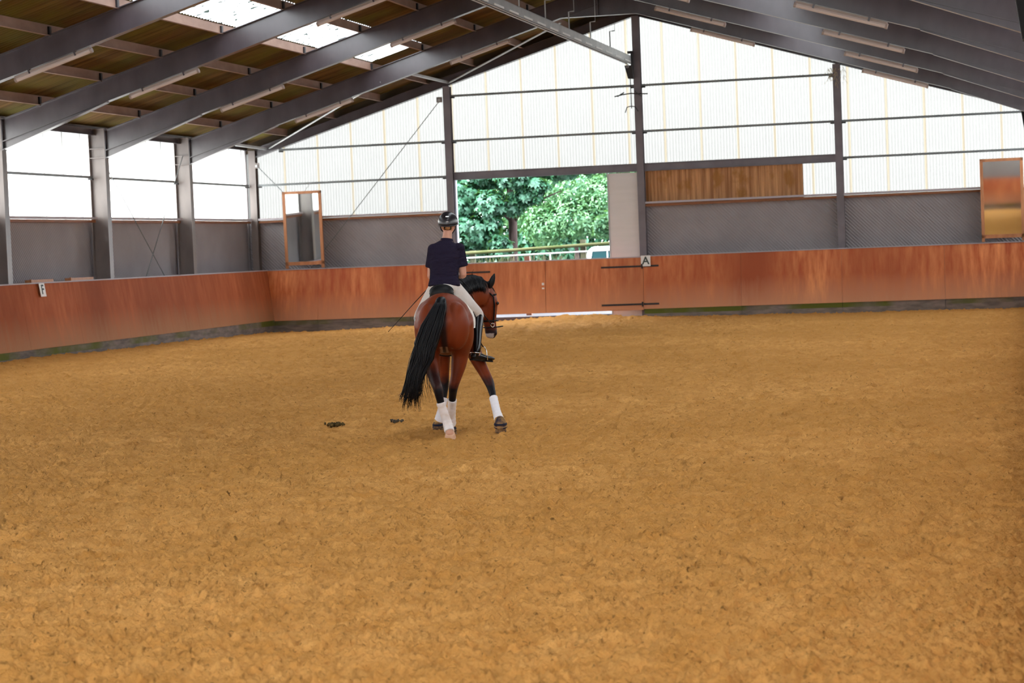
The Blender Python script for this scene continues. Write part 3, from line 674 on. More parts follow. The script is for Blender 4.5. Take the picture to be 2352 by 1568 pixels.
# chestnut in front of the gate
t = empty('chestnut_tree', (-5.3, 8, -.3), 'big dark green horse chestnut tree outside the gate, trunk seen in the opening', 'tree')
tb = MB().tube([(0, 0, 0), (.02, 0, 1.8), (.05, 0, 2.9), (.0, .1, 3.6), (-.1, .2, 5.2)], [.20, .14, .13, .12, .06], 12)
tb.build('trunk', BARK, t, True)
br = MB(); 
for P, r in (([(.03, 0, 3.0), (-.35, -.1, 3.35), (-.9, -.3, 3.6)], [.08, .05, .03]), ([(.05, 0, 2.9), (.4, -.1, 3.35), (.9, -.2, 3.55), (1.6, -.3, 3.8)], [.06, .045, .035, .015]), ([(0, 0, 3.4), (.5, .3, 4.2), (1.2, .4, 4.9)], [.07, .05, .02])): br.tube(P, r, 8)
br.build('branch', BARK, t, True)
cs = [(-.9, .3, 4.6), (-1.6, -.6, 3.6), (-1.1, -.9, 2.7), (-.4, -.8, 3.5), (.6, .4, 4.9), (1.5, -.2, 4.6), (2.5, -.2, 4.8), (-2.0, .4, 2.9), (-.9, -.3, 2.15), (.3, -.9, 4.3), (3.3, 0, 4.9), (-.10, -1.1, 2.28), (-1.6, .8, 4.4), (1.0, -.9, 3.95), (-2.6, 0, 4.2), (0, .8, 5.8), (2, .8, 6), (.25, -.7, 3.45), (.75, -.8, 3.7), (-.35, -.9, 2.9)]
rs = [(1.2, 1.0, .8), (.9, .8, .7), (.75, .6, .55), (.6, .5, .45), (1.3, 1.0, .8), (.9, .7, .5), (1.0, .8, .6), (.7, .7, .6), (.6, .6, .3), (.6, .5, .4), (1, .8, .6), (.38, .3, .33), (1.2, 1, .8), (.4, .4, .25), (1, 1, 1), (2, 1.5, 1), (1.6, 1.3, 1), (.4, .3, .3), (.5, .35, .3), (.3, .25, .35)]
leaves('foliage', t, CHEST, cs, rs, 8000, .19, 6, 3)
def tree(name, loc, label, m, cs, rs, n, size, seed, trunk=.12, th=2.2, leaflets=3, grp='trees and bushes outside the gate', cat='tree'):
    t = empty(name, loc, label, cat, grp); MB().tube([(0, 0, 0), (.05, 0, th*.6), (0, .1, th)], [trunk, trunk*.8, trunk*.5], 8).build('trunk', BARK, t, True)
    leaves('foliage', t, m, cs, rs, n, size, leaflets, seed)
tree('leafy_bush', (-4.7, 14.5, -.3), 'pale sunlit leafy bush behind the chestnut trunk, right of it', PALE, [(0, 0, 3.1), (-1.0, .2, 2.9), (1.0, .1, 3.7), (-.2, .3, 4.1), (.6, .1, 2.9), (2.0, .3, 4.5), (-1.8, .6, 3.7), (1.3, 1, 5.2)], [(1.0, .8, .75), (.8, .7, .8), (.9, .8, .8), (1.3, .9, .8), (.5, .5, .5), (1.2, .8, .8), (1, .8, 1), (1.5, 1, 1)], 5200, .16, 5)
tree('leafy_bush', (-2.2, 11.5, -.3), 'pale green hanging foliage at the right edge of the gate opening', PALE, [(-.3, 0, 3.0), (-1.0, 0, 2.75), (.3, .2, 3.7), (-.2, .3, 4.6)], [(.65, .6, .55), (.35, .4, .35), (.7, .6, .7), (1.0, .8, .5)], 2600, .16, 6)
k = 0
hl = ['left of', 'behind', 'right of']
for i, (x, y, rx, rz_, zc) in enumerate(((-13, 23, 3.2, 3.2, 4.0), (-9.5, 28, 2.8, 3.4, 3.6), (-6.5, 23.5, 2.8, 3.6, 3.8), (-3.2, 28, 2.8, 3.4, 3.7), (0.2, 23, 3, 3.2, 3.8), (4, 28, 3, 3.4, 4))):
    tree('background_tree', (x, y, -.3), 'dark woodland tree far outside the gate, %s from the left' % ORD[i], DARKL if i % 2 else CHEST, [(0, 0, zc), (-1, .3, zc-1.6), (1.1, .2, zc-1.7), (0, .4, zc+2.5), (0, 0, zc-2.8)], [(rx, 1.6, rz_*.7), (1.6, 1.2, 1.6), (1.6, 1.2, 1.6), (2.4, 1.5, 2.2), (2.2, 1, 1.2)], 3200, .34, 20+i, .3, 3.5)
# fence
FEN = mat('mossy_rail', (.04, .06, .012), .8, 0, .2, (.08, .08, .035), (3, 9, 9))
t = empty('paddock_fence', (-6.6, 5, -.3), 'mossy round-rail wooden paddock fence outside the gate', 'fence')
MB().tube([(-1.0, 0, 2.06), (2.1, 0, 2.13), (5.5, 0, 2.24)], .05, 10).build('rail', FEN, t, True)
for x in (.82, 4.01): MB().box(x-.075, x+.075, .06, .2, 0, 2.35 if x > 3 else 2.17).build('post', mat('fence_post', (.07, .072, .045), .85, 0, .2, (.05, .05, .03), (6, 6, 3)), t)
t = empty('white_rail', (-6.5, 4, -.3), 'thin white rail running below the wooden fence rail', 'rail')
MB().tube([(0, 0, 1.95), (2.6, 0, 1.99), (5.0, 0, 2.03)], .02, 8).build('rail', WHITE, t, True)
for x in (.6, 3.2, 4.8): MB().tube([(x, 0, 0), (x, 0, 2.0)], .02, 6).build('post', WHITE, t)
gb = MB()
for i in range(420):
    x = random.uniform(-5.2, -2.4); y = random.uniform(3.0, 3.8); h = random.uniform(1.45, 2.03); a = random.gauss(0, .16)
    gb.tube([(x, y, -.3), (x+a*.3, y, h*.6-.3), (x+a, y, h-.3)], [.012, .009, .003], 3)
tag(gb.build('tall_grass', mat('dry_grass', (.09, .12, .05), .8, 0, .2, (.2, .17, .11), (4, 4, 1))), 'tall dry grass stalks just outside the gate', 'grass', kind='stuff')
tag(MB().box(-3.40, -3.26, 1.2, 1.34, .1, 1.66).build('marker_post', mat('salmon_post', (.20, .11, .085), .7)), 'short salmon-coloured post head behind the middle of the gate', 'post')
# car
CARW = mat('car_white', (.75, .78, .80), .25, 0, .5, coat=.5); CARG = mat('car_glass', (.01, .03, .035), .15, 0, .25)
t = empty('parked_car', (-3.2, 20, .25), 'white car parked outside behind the fence, only its roof corner showing', 'car')
body = MB()
sec = [(-2.2, .35, .62), (-2.15, .3, .8), (-1.6, .25, .88), (-1.15, .25, .92), (1.4, .25, .95), (2.1, .3, .9), (2.2, .4, .6)]
for a, b in zip(sec[:-1], sec[1:]): body.hexa([(a[0], -.85, a[1]), (b[0], -.85, b[1]), (b[0], .85, b[1]), (a[0], .85, a[1]), (a[0], -.82, a[2]), (b[0], -.82, b[2]), (b[0], .82, b[2]), (a[0], .82, a[2])])
body.build('body', CARW, t)
MB().loft([(-2.15, 0, 1.05, .6, .06), (-2.0, 0, 1.42, .66, .13), (-1.6, 0, 1.50, .7, .09), (0, 0, 1.52, .7, .09), (1.2, 0, 1.48, .68, .08), (1.5, 0, 1.3, .62, .1)], 20, 4, lat=(0, 1, 0)).build('roof', CARW, t, True)
MB().hexa([(-2.08, -.74, .88), (1.75, -.74, .88), (1.75, .74, .88), (-2.08, .74, .88), (-1.9, -.64, 1.44), (1.3, -.64, 1.44), (1.3, .64, 1.44), (-1.9, .64, 1.44)]).build('window_glass', CARG, t)
for sx in (-1.35, 1.35):
    for sy in (-.8, .8): MB().tube([(sx, sy-.1, .02), (sx, sy+.1, .02)], .32, 20).build('wheel', BLACKP, t)
for x in (-1.95, -.6, .7): MB().bar((x-.1, -.76, .86), (x, -.655, 1.46), .05, .07).build('pillar', CARW, t)

# dung clods on the sand
def clod(x, y, r, label, m):
    b = MB(); R = random.Random(int(x*100))
    for i in range(34): b.ball((R.gauss(0, r*.55), R.gauss(0, r*.45), R.uniform(.0, r*.4)), (r*R.uniform(.12, .3), r*R.uniform(.12, .25), r*R.uniform(.10, .2)), 8, 5, Matrix.Rotation(R.uniform(0, 3), 3, 'X') @ Matrix.Rotation(R.uniform(0, 3), 3, 'Z'))
    o = b.build('clod', m, smooth=True); z = float(sand_height(np.array([[x]]), np.array([[y]]))[0, 0]); o.location = (x, y, z+.01); tag(o, label, 'clod', 'dark clods on the sand')
CL1 = mat('dung_green', (.06, .04, .018), .95, 0, .1, (.13, .085, .03), (30, 30, 30)); CL2 = mat('dark_clod', (.05, .045, .04), .9, 0, .1, (.10, .08, .06), (30, 30, 30))
clod(2.036, -32.35, .085, 'dark greenish clod on the sand left of the horse', CL1); clod(2.692, -32.2, .06, 'small dark grey clod on the sand between the greenish clod and the hooves', CL2)
#HORSE#
# ================================================================ horse and rider (local frame: x right, y forward, z up)
HO = Vector((3.86, -34.35, 0.0)); HR = .20
def attr_color(ob, fn):
    me = ob.data; n = len(me.vertices); co = np.empty(n*3, np.float32); me.vertices.foreach_get('co', co); co = co.reshape(-1, 3)
    c = np.ones((n, 4), np.float32); c[:, :3] = fn(co); a = me.color_attributes.new('coat', 'FLOAT_COLOR', 'POINT'); a.data.foreach_set('color', c.ravel())
def coat_mat():
    m = mat('bay_coat', (.3, .07, .02), .46, 0, .14); nt = m.node_tree; n = nt.nodes; p = n['Principled BSDF']
    a = n.new('ShaderNodeVertexColor'); a.layer_name = 'coat'; nt.links.new(a.outputs[0], p.inputs['Base Color'])
    tc = n.new('ShaderNodeTexCoord'); mp = n.new('ShaderNodeMapping'); mp.inputs['Scale'].default_value = (60, 60, 14); nt.links.new(tc.outputs['Object'], mp.inputs[0])
    no = n.new('ShaderNodeTexNoise'); no.inputs['Scale'].default_value = 1; no.inputs['Detail'].default_value = 4; nt.links.new(mp.outputs[0], no.inputs['Vector'])
    b = n.new('ShaderNodeBump'); b.inputs['Distance'].default_value = .002; nt.links.new(no.outputs[0], b.inputs['Height']); nt.links.new(b.outputs[0], p.inputs['Normal'])
    return m
COAT = coat_mat()
HAIR = mat('black_hair', (.004, .004, .006), .42, 0, .22)
LEATH = mat('black_leather', (.005, .005, .006), .5, 0, .2)
BOOTL = mat('boot_leather', (.005, .005, .008), .25, 0, .4)
WRAP = mat('white_bandage', (.74, .69, .70), .8, 0, .2, (.60, .50, .44), (9, 9, 14), 4, (.48, .75))
WRAPC = mat('clean_bandage', (.84, .82, .88), .8, 0, .2)
HOOF = mat('dusty_hoof', (.10, .055, .03), .7, 0, .2, (.26, .15, .07), (20, 20, 20))
BELL = mat('navy_overreach_boot', (.008, .012, .032), .7, 0, .2)
OBOOT = mat('dusty_overreach_boot', (.035, .03, .045), .8, 0, .1, (.26, .15, .065), (14, 14, 14), 3, (.38, .6))
FUZZ = mat('tan_fleece', (.50, .30, .12), .95, 0, .1)
horse = empty('horse', HO, 'bay horse with black tail and white leg bandages, walking away', 'horse', rz=HR)
SV = Vector((.57, -.82, 0)); HV = Vector((.82, .57, 0))          # head: side and face directions
legs = {
 'RH': [(.11, .26, 1.16, .17, .22), (.135, .36, .98, .135, .19), (.125, .40, .84, .092, .135), (.105, .38, .72, .068, .09), (.075, .36, .60, .05, .066), (.045, .37, .51, .045, .062), (.03, .43, .42, .036, .045), (.012, .50, .30, .031, .035), (0, .57, .19, .031, .035), (-.005, .60, .125, .037, .042), (-.012, .64, .08, .034, .038), (-.015, .66, .05, .04, .045)],
 'LH': [(-.15, .20, 1.14, .165, .21), (-.175, .27, .97, .13, .18), (-.165, .26, .84, .09, .13), (-.15, .20, .72, .068, .085), (-.12, .10, .60, .05, .066), (-.088, .03, .51, .045, .062), (-.075, .03, .42, .036, .045), (-.055, .04, .32, .031, .035), (-.02, .06, .20, .031, .035), (-.002, .06, .13, .038, .043), (.008, .02, .09, .036, .04), (.015, .0, .055, .042, .046)],
 'LF': [(-.11, 1.32, 1.06, .11, .19), (-.10, 1.28, .88, .082, .125), (-.095, 1.26, .73, .058, .078), (-.095, 1.27, .60, .046, .055), (-.098, 1.28, .50, .042, .046), (-.10, 1.27, .42, .033, .038), (-.115, 1.24, .32, .029, .034), (-.14, 1.21, .21, .029, .034), (-.16, 1.18, .13, .037, .042), (-.175, 1.18, .085, .034, .038), (-.18, 1.19, .05, .042, .046)],
 'RF': [(.13, 1.36, 1.06, .11, .19), (.18, 1.26, .90, .088, .13), (.255, 1.16, .74, .066, .08), (.325, 1.08, .60, .052, .058), (.375, 1.02, .50, .046, .05), (.40, .98, .42, .036, .042), (.425, .90, .31, .030, .035), (.45, .80, .21, .030, .035), (.472, .73, .14, .038, .043), (.482, .69, .095, .036, .04), (.49, .66, .055, .045, .05)]}
b = MB()
b.loft([(-.02, .00, 1.17, .10, .13), (-.02, .09, 1.155, .215, .235), (-.02, .25, 1.15, .275, .298), (-.025, .45, 1.145, .27, .290), (-.03, .65, 1.115, .262, .275), (-.035, .88, 1.105, .255, .310), (-.03, 1.1, 1.125, .235, .31), (0, 1.3, 1.14, .21, .30), (.03, 1.46, 1.13, .16, .23)], 28, 5)
b.loft([(0, 1.22, 1.22, .17, .28), (.04, 1.42, 1.30, .14, .255), (.12, 1.60, 1.38, .112, .205), (.22, 1.74, 1.42, .098, .17), (.31, 1.86, 1.40, .085, .14)], 24, 5)
b.loft([(.335, 1.90, 1.43, .062, .085), (.345, 1.93, 1.35, .085, .118), (.345, 1.94, 1.26, .092, .130), (.36, 1.955, 1.16, .068, .098), (.372, 1.96, 1.07, .053, .073), (.378, 1.965, .985, .055, .070), (.370, 1.965, .935, .048, .058)], 24, 5, lat=SV)
for s in (-1, 1):
    e = Vector((.345, 1.94, 1.285))+SV*.078*s+HV*.075; b.ball(e, (.026, .026, .03), 12, 8)
    q = Vector((.385, 1.967, .965))+SV*.045*s+HV*.03; b.ball(q, (.018, .018, .025), 10, 7)
    b.ball((-.02+s*.13, .13, 1.12), (.13, .145, .24), 20, 12)     # buttocks
    b.ball((-.03+s*.15, .35, 1.18), (.13, .22, .2), 20, 12)
    b.ball((.0+s*.12, 1.35, 1.10), (.12, .2, .22), 18, 12)        # shoulders
b.ball(Vector((.33, 1.925, 1.215))-HV*.05, (.08, .08, .10), 16, 10)   # cheek
for k, L in legs.items(): b.loft([q if q[2] > .76 else q[:3]+(q[3]*1.13, q[4]*1.10) for q in L], 18, 4)
for c in ((.045, .335, .53), (-.088, -.005, .53)): b.ball(c, (.026, .034, .045), 12, 8)    # points of the hocks
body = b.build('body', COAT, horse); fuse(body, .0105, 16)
def coat(co):
    x, y, z = co.T; n = noise2(x*9+y*5, z*9, 3)*.06+noise2(x*30+y*17, z*30, 4)*.02
    bay = np.array([.165, .029, .008]); dark = np.array([.007, .006, .009])
    hind = y < .75
    edge = np.where(hind, .60, .60)
    k = np.clip((edge-z+n*1.2)/.12, 0, 1)
    backg = np.clip((.86-z+n)/.2, 0, 1)*np.clip(((np.where(x < -.02, .17, .33))-y)/.1, 0, 1)*hind*.85
    k = np.maximum(k, backg)
    head = (y > 1.8)&(z < 1.5)
    k = np.where(head, np.clip((1.075-z+n*.5)/.08, 0, 1)*.93, k)
    facef = (x-.35)*HV.x+(y-1.94)*HV.y
    k = np.where(head, np.maximum(k, np.clip((facef-.075)/.03, 0, 1)*.7), k)
    per = np.minimum(1, 1.6*np.exp(-((x+.008)/.032)**2))*(y < .22)*np.clip((1.38-z)/.08, 0, 1)*np.clip((z-.74)/.06, 0, 1)  # dark strip between the hind thighs: black skin plus shade painted into the coat
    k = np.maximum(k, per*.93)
    k = np.maximum(k, np.clip((noise2(x*3, z*3, 9)+.1), 0, 1)*.35)
    c = bay[None]*(1-k[:, None])+dark[None]*k[:, None]
    pink = ((y < .3)&(z < .145))[:, None]; c = np.where(pink, np.array([.55, .30, .21]), c)
    sn = (head&(z < .965)&(facef < .045))[:, None]; c = np.where(sn, np.array([.42, .38, .38]), c)
    ud = ((np.abs(np.abs(x+.018)-.028) < .012)&(y < .35)&(z < .92)&(z > .84))[:, None]; c = np.where(ud, np.array([.30, .19, .16]), c)
    return c
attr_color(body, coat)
for s, nm in ((1, 'e'), (-1, 'f')):
    base = Vector((.36, 1.90, 1.455))+SV*.05*s
    up = Vector((.045, .02, .15))+SV*.02*s if s > 0 else Vector((.10, .03, .085))
    MB().loft([tuple(base)+(.022, .02), tuple(base+up*.35)+(.036, .022), tuple(base+up*.7)+(.028, .015), tuple(base+up*.98)+(.007, .005)], 14, 5, lat=HV, cap=.2).build('ear', HAIR, horse, True)
    e = Vector((.345, 1.94, 1.285))+SV*.094*s+HV*.078; MB().ball(e, .017, 12, 8).build('eye', mat('horse_eye', (.01, .006, .004), .05), horse, True)
# tail
random.seed(5)
zc = [1.385, 1.33, 1.15, .98, .81, .63, .47, .385]; xc = [-.022, -.035, -.110, -.175, -.225, -.30, -.345, -.365]; hw = [.046, .068, .115, .12, .125, .092, .095, .085]; yc = [.03, -.05, -.10, -.12, -.13, -.13, -.13, -.12]
tb_ = MB()
tb_.loft([(-.022, .07, 1.385, .045, .035), (-.024, .0, 1.365, .055, .045), (-.035, -.05, 1.28, .066, .05), (-.10, -.08, 1.12, .092, .05), (-.165, -.10, .95, .095, .045), (-.22, -.11, .78, .07, .03), (-.27, -.12, .66, .03, .015)], 14, 4)
clumps = [(random.uniform(-1, 1), random.uniform(-1, 1), random.gauss(0, .02), random.uniform(-.10, .05)) for _ in range(30)]
for i in range(420):
    cu, cw, cd, cl_ = random.choice(clumps); u = random.uniform(-1, 1)*.9; w = random.uniform(-1, 1); ph = random.uniform(0, 6); wv = random.uniform(.002, .009)
    L = 8; pts = []
    for j in range(L):
        g = max(0, (j-3)/4); uu = u*(1-g)+(cu+random.gauss(0, .07))*g; ww = w*(1-g)+cw*g
        zz = zc[j]+(cl_+.03 if j == L-1 else cl_*.4 if j == L-2 else 0)
        pts.append((xc[j]+uu*hw[j]+cd*g+wv*math.sin(ph+j*1.4)*(j/4), yc[j]+ww*.035*(1 if j < 5 else .7)-.02*(1-uu*uu), zz+(random.uniform(-.03, .03) if j == L-1 else 0)+.03*g*(u > 0)))
    if random.random() < .25: pts = pts[:7]
    r = random.uniform(.003, .0052); n_ = len(pts); tb_.tube(pts, [r]*(n_-3)+[r*.8, r*.45, .0008], 4)
for i in range(14):   # stray wisps
    x = random.uniform(-.24, -.13); pts = [(-.13, -.1, 1.1), (-.15, -.12, .95), (x-.02, -.13, .75), (x-.02, -.13, .58), (x+random.gauss(0, .02), -.13, random.uniform(.36, .5))]
    tb_.tube(pts, [.004, .004, .0035, .002, .0008], 4)
tb_.build('tail', HAIR, horse, True)
# mane
mb = MB(); cr = [(.06, 1.38, 1.53), (.09, 1.48, 1.56), (.14, 1.60, 1.585), (.21, 1.72, 1.59), (.28, 1.82, 1.565), (.34, 1.90, 1.51), (.37, 1.94, 1.47)]
def crest(t):
    t = t*(len(cr)-1); i = min(int(t), len(cr)-2); f = t-i; return Vector(cr[i]).lerp(Vector(cr[i+1]), f)
for i in range(520):
    t = random.random(); p = crest(t); n_ = Vector((.62, -.78, 0)) if t > .4 else Vector((.8, -.6, 0)); al = Vector((.5, .8, 0))
    ln = (1.0 if t < .68 else .45)*random.uniform(.8, 1.1); j = random.gauss(0, .008)
    pts = [p+Vector((0, 0, .012)), p+n_*.045*ln+al*j+Vector((0, 0, .004)), p+n_*.085*ln+al*j*2+Vector((0, 0, -.045*ln)), p+n_*.108*ln+al*j*3+Vector((0, 0, -.10*ln)), p+n_*.118*ln+al*j*4+Vector((0, 0, -.16*ln))]
    mb.tube(pts, [.005, .005, .005, .004, .001], 4)
for i in range(16):
    p = Vector((.385, 1.945, 1.47)); mb.tube([p, p+Vector((.03, .02, -.03)), p+Vector((.045+random.gauss(0, .012), .02+random.gauss(0, .01), -.09+random.gauss(0, .02)))], [.005, .004, .001], 4)
mb.tube([(.21, 1.72, 1.60), (.215, 1.7, 1.63), (.235, 1.69, 1.66)], [.003, .002, .0008], 4); mb.tube([(.15, 1.6, 1.60), (.10, 1.58, 1.62), (.05, 1.56, 1.625)], [.003, .002, .0008], 4)
mb.build('mane', HAIR, horse, True)
# bandages, overreach boots, hooves
def seg(L, z1, z0, grow, nst=9, rid=.0):
    A = sorted(L, key=lambda q: q[2]); out = []
    for i in range(nst):
        z = z1+(z0-z1)*i/(nst-1)
        for a, c in zip(A[:-1], A[1:]):
            if a[2] <= z <= c[2]: f = (z-a[2])/(c[2]-a[2]); q = [a[k]+(c[k]-a[k])*f for k in range(5)]; break
        g = grow+rid*(i % 2); out.append((q[0], q[1], z, max(q[3], .028)+g, max(q[4], .033)+g))
    return out
for k, L in legs.items():
    top, bot, M_ = {'RH': (.37, .115, WRAP), 'LH': (.375, .085, WRAP), 'LF': (.335, .10, WRAPC), 'RF': (.345, .125, WRAPC)}[k]
    MB().loft(seg(L, top, bot, .0115, 15, .0022), 20, 3, cap=.05).build('leg_bandage', M_, horse, True)
    hx, hy = L[-1][0], L[-1][1]; dy = .02 if k != 'LH' else .03
    hm = MB().loft([(hx, hy-.004, .075, .044, .047), (hx, hy+dy*.6, .035, .054, .060), (hx, hy+dy, -.015, .063, .072)], 18, 3, cap=.05)
    hm.build('hoof', HOOF if k != 'LH' else mat('pale_hoof', (.62, .38, .26), .6, 0, .3), horse, True)
    if k != 'LH':
        z_ = .135 if k == 'RF' else .11; g = 1.12 if k == 'RF' else .95; fx_, fy_ = L[-2][0], L[-2][1]
        MB().loft([(fx_, fy_, z_, .041*g, .045*g), (hx, hy-.01, z_-.035, .053*g, .058*g), (hx, hy-.005, z_-.07, .062*g, .068*g)], 20, 3, cap=.05).build('overreach_boot', OBOOT, horse, True)
        MB().loft([(hx, hy-.012, z_-.030, .056*g, .061*g), (hx, hy-.010, z_-.046, .061*g, .066*g)], 20, 2, cap=.1).build('boot_strap', BELL, horse, True)
        MB().loft([(fx_, fy_, z_+.016, .043*g, .047*g), (fx_, fy_, z_-.010, .051*g, .055*g)], 20, 2, cap=.3).build('fleece_rim', FUZZ, horse, True)
        if k == 'RF': MB().loft([(hx, hy-.008, .084, .064, .070), (hx, hy-.006, .070, .069, .075)], 20, 2, cap=.1).build('fleece_rim', FUZZ, horse, True)
# bridle
br_ = empty('bridle'); br_.parent = horse
def hp(z, side, fwd):    # point on the head surface frame
    A = [(.335, 1.90, 1.43), (.345, 1.93, 1.35), (.345, 1.94, 1.26), (.36, 1.955, 1.16), (.372, 1.96, 1.07), (.378, 1.965, .985), (.370, 1.965, .935)]
    for a, c in zip(A[:-1], A[1:]):
        if c[2] <= z <= a[2]: f = (a[2]-z)/(a[2]-c[2]); p = Vector(a).lerp(Vector(c), f); break
    return p+SV*side+HV*fwd
for s in (1, -1): MB().tube([hp(1.43, .064*s, -.02), hp(1.36, .094*s, .03), hp(1.27, .100*s, .035), hp(1.16, .078*s, .02), hp(1.07, .062*s, .0)], .008, 6).build('cheekpiece', LEATH, br_, True)
def ring(z, ra, rb, r, dz=0): return [hp(z+dz*math.cos(a), ra*math.sin(a), rb*math.cos(a)) for a in np.linspace(0, 2*math.pi, 25)]
MB().tube(ring(1.10, .066, .088, 0), .010, 6, cap=False).build('noseband', LEATH, br_, True)
MB().tube(ring(1.03, .060, .079, 0), .007, 6, cap=False).build('flash_strap', LEATH, br_, True)
MB().tube([hp(1.375, .075, .05), hp(1.38, .05, .098), hp(1.38, 0, .112), hp(1.38, -.05, .098), hp(1.375, -.075, .05)], .009, 6).build('browband', LEATH, br_, True)
MB().tube([hp(1.42, .072, -.01), Vector((.335, 1.90, 1.51)), hp(1.42, -.072, -.01)], .010, 6).build('headpiece', LEATH, br_, True)
for s in (1, -1):
    c = hp(1.055, .072*s, -.015); MB().tube([c+HV*.021*math.cos(a)+Vector((0, 0, .021*math.sin(a))) for a in np.linspace(0, 2*math.pi, 17)], .0045, 6, cap=False).build('bit_ring', CHROME, br_, True)
MB().tube([hp(1.03, .03, .075), hp(1.035, .03, .14)], .007, 6).build('strap_end', LEATH, br_, True)
for s, hand in ((1, Vector((.075, 1.26, 1.60))), (-1, Vector((-.09, 1.26, 1.60)))):
    c = hp(1.055, .078*s, -.03)
    mid = Vector((.24, 1.60, 1.30)) if s > 0 else Vector((-.02, 1.75, 1.25))
    MB().tube([hand, hand.lerp(mid, .5)+Vector((.02*s, 0, .03)), mid, mid.lerp(c, .5), c], .006, 6).build('rein', LEATH, br_, True)

# saddle pad and saddle
def shell(y0, y1, a0, a1, off, th, nz=14, ny=8, cx=lambda y: -.045 if y < 1 else -.04, side=1, cut=None):
    """thick curved sheet hugging the barrel, a = angle from straight up"""
    V = []; F = []
    for lay in (0, 1):
        for i in range(ny+1):
            y = y0+(y1-y0)*i/ny
            for j in range(nz+1):
                a = math.radians(a0+(a1-a0)*j/nz); rx = .274+off+th*lay; rz_ = .274+off+th*lay
                yy = y+(cut(j/nz, i/ny) if cut else 0)
                V.append((cx(y)+side*rx*math.sin(a), yy, 1.118+rz_*math.cos(a)+(.012*math.cos(a)**6)))
    n = (nz+1); m = n*(ny+1)
    for i in range(ny):
        for j in range(nz):
            q = [i*n+j, i*n+j+1, (i+1)*n+j+1, (i+1)*n+j]; F.append(tuple(q)); F.append(tuple(m+k for k in q[::-1]))
    for j in range(nz): F.append((j, j+1, m+j+1, m+j)); o = ny*n; F.append((o+j, m+o+j, m+o+j+1, o+j+1))
    for i in range(ny): F.append((i*n, m+i*n, m+(i+1)*n, (i+1)*n)); F.append((i*n+nz, (i+1)*n+nz, m+(i+1)*n+nz, m+i*n+nz))
    return V, F
PADM = mat('white_saddle_pad', (.78, .76, .74), .85, 0, .2)
def local_root(name, off, label, cat):
    t = empty(name, HO+Matrix.Rotation(HR, 3, 'Z') @ Vector(off), label, cat, rz=HR); return t
po = (-.04, .85, 1.0); pad = local_root('saddle_pad', po, 'white saddle pad under the black saddle', 'saddle pad')
b = MB(); b.add(*shell(.72, 1.20, -100, 100, .014, .012, 40, 10)); b.build('pad', PADM, pad, True, off=po)
so = (-.045, .9, 1.45); sad = local_root('saddle', so, 'black leather dressage saddle with a rounded cantle', 'saddle')
MB().loft([(-.055, .62, 1.435, .110, .062), (-.055, .66, 1.440, .124, .080), (-.055, .71, 1.445, .122, .070), (-.052, .82, 1.462, .105, .030), (-.048, .95, 1.462, .090, .030), (-.045, 1.08, 1.485, .075, .036), (-.042, 1.14, 1.50, .06, .036)], 20, 4, cap=.3).build('seat', LEATH, sad, True, off=so)
MB().loft([(-.055, .64, 1.405, .122, .055), (-.053, .74, 1.405, .128, .055), (-.05, .9, 1.405, .11, .05)], 20, 4, cap=.3).build('panel', LEATH, sad, True, off=so)
MB().tube([(-.055+.112*math.sin(a), .655+.03*abs(math.sin(a)), 1.452+.066*math.cos(a)) for a in np.linspace(-1.5, 1.5, 17)], .014, 8).build('cantle', LEATH, sad, True, off=so)
for s in (-1, 1):
    b = MB(); b.add(*shell(.97, 1.18, 14, 80, .030, .007, 14, 8, side=s, cut=lambda u, v: .06*u)); b.build('flap', LEATH, sad, True, off=so)
    fx = .302 if s > 0 else -.335; fz = .748
    MB().tube([(fx-s*.10, 1.0, 1.30), (fx-s*.075, 1.05, 1.12), (fx-s*.01, 1.07, .93), (fx+s*.02, 1.06, fz+.12)], .008, 6).build('stirrup_leather', LEATH, sad, True, off=so)
    d = Vector((.69, .72, 0)) if s > 0 else Vector((-.5, .86, 0)); q = Vector((d.y, -d.x, 0)); c = Vector((fx+.025*s, 1.055, fz-.02))
    ir = empty('stirrup_iron'); ir.parent = sad
    MB().tube([c+q*.058*math.cos(a)+Vector((0, 0, .005+.135*math.sin(a)**.8 if math.sin(a) > 0 else .0)) for a in np.linspace(0, math.pi, 15)], .005, 6).build('arch', CHROME, ir, True, off=so)
    MB().bar(c-q*.058, c+q*.058, .03, .012).build('tread', BLACKP, ir, off=so)
b = MB(); b.tube([(-.04+.285*math.sin(a), 1.07, 1.118-.33*math.cos(a)) for a in np.linspace(-1.3, 1.3, 21)], .014, 6); b.build('girth', LEATH, sad, True, off=so)

# ---------------------------------------------------------------- rider
ro = (-.03, .83, 1.50); per = local_root('person', ro, 'rider seen from behind in navy polo shirt, pale breeches, black helmet and tall boots', 'person')
SKIN = mat('skin', (.52, .26, .18), .5, 0, .4, (.60, .32, .23), (12, 12, 12))
SHIRT = mat('navy_polo_shirt', (.016, .012, .027), .9, 0, .1, bump=.045, bscale=(5, 5, 13))
BREECH = mat('pale_breeches', (.60, .56, .54), .75, 0, .25, bump=.02, bscale=(9, 9, 12))
HELM = mat('helmet_black', (.014, .012, .016), .28, 0, .5)
RHAIR = mat('blonde_hair', (.20, .085, .03), .5, 0, .4, (.45, .22, .09), (60, 60, 20))
b = MB()
b.loft([(-.03, .80, 1.50, .12, .085), (-.03, .815, 1.58, .120, .085), (-.022, .835, 1.70, .135, .092), (-.012, .85, 1.82, .150, .09), (0, .86, 1.90, .13, .07), (.006, .872, 1.955, .075, .058), (.012, .885, 2.0, .050, .050), (.020, .90, 2.06, .047, .05)], 24, 4)
b.ball((.026, .925, 2.135), (.070, .088, .102), 20, 14)
b.loft([(.026, .95, 2.10, .045, .05), (.028, .985, 2.065, .028, .028)], 14, 3)
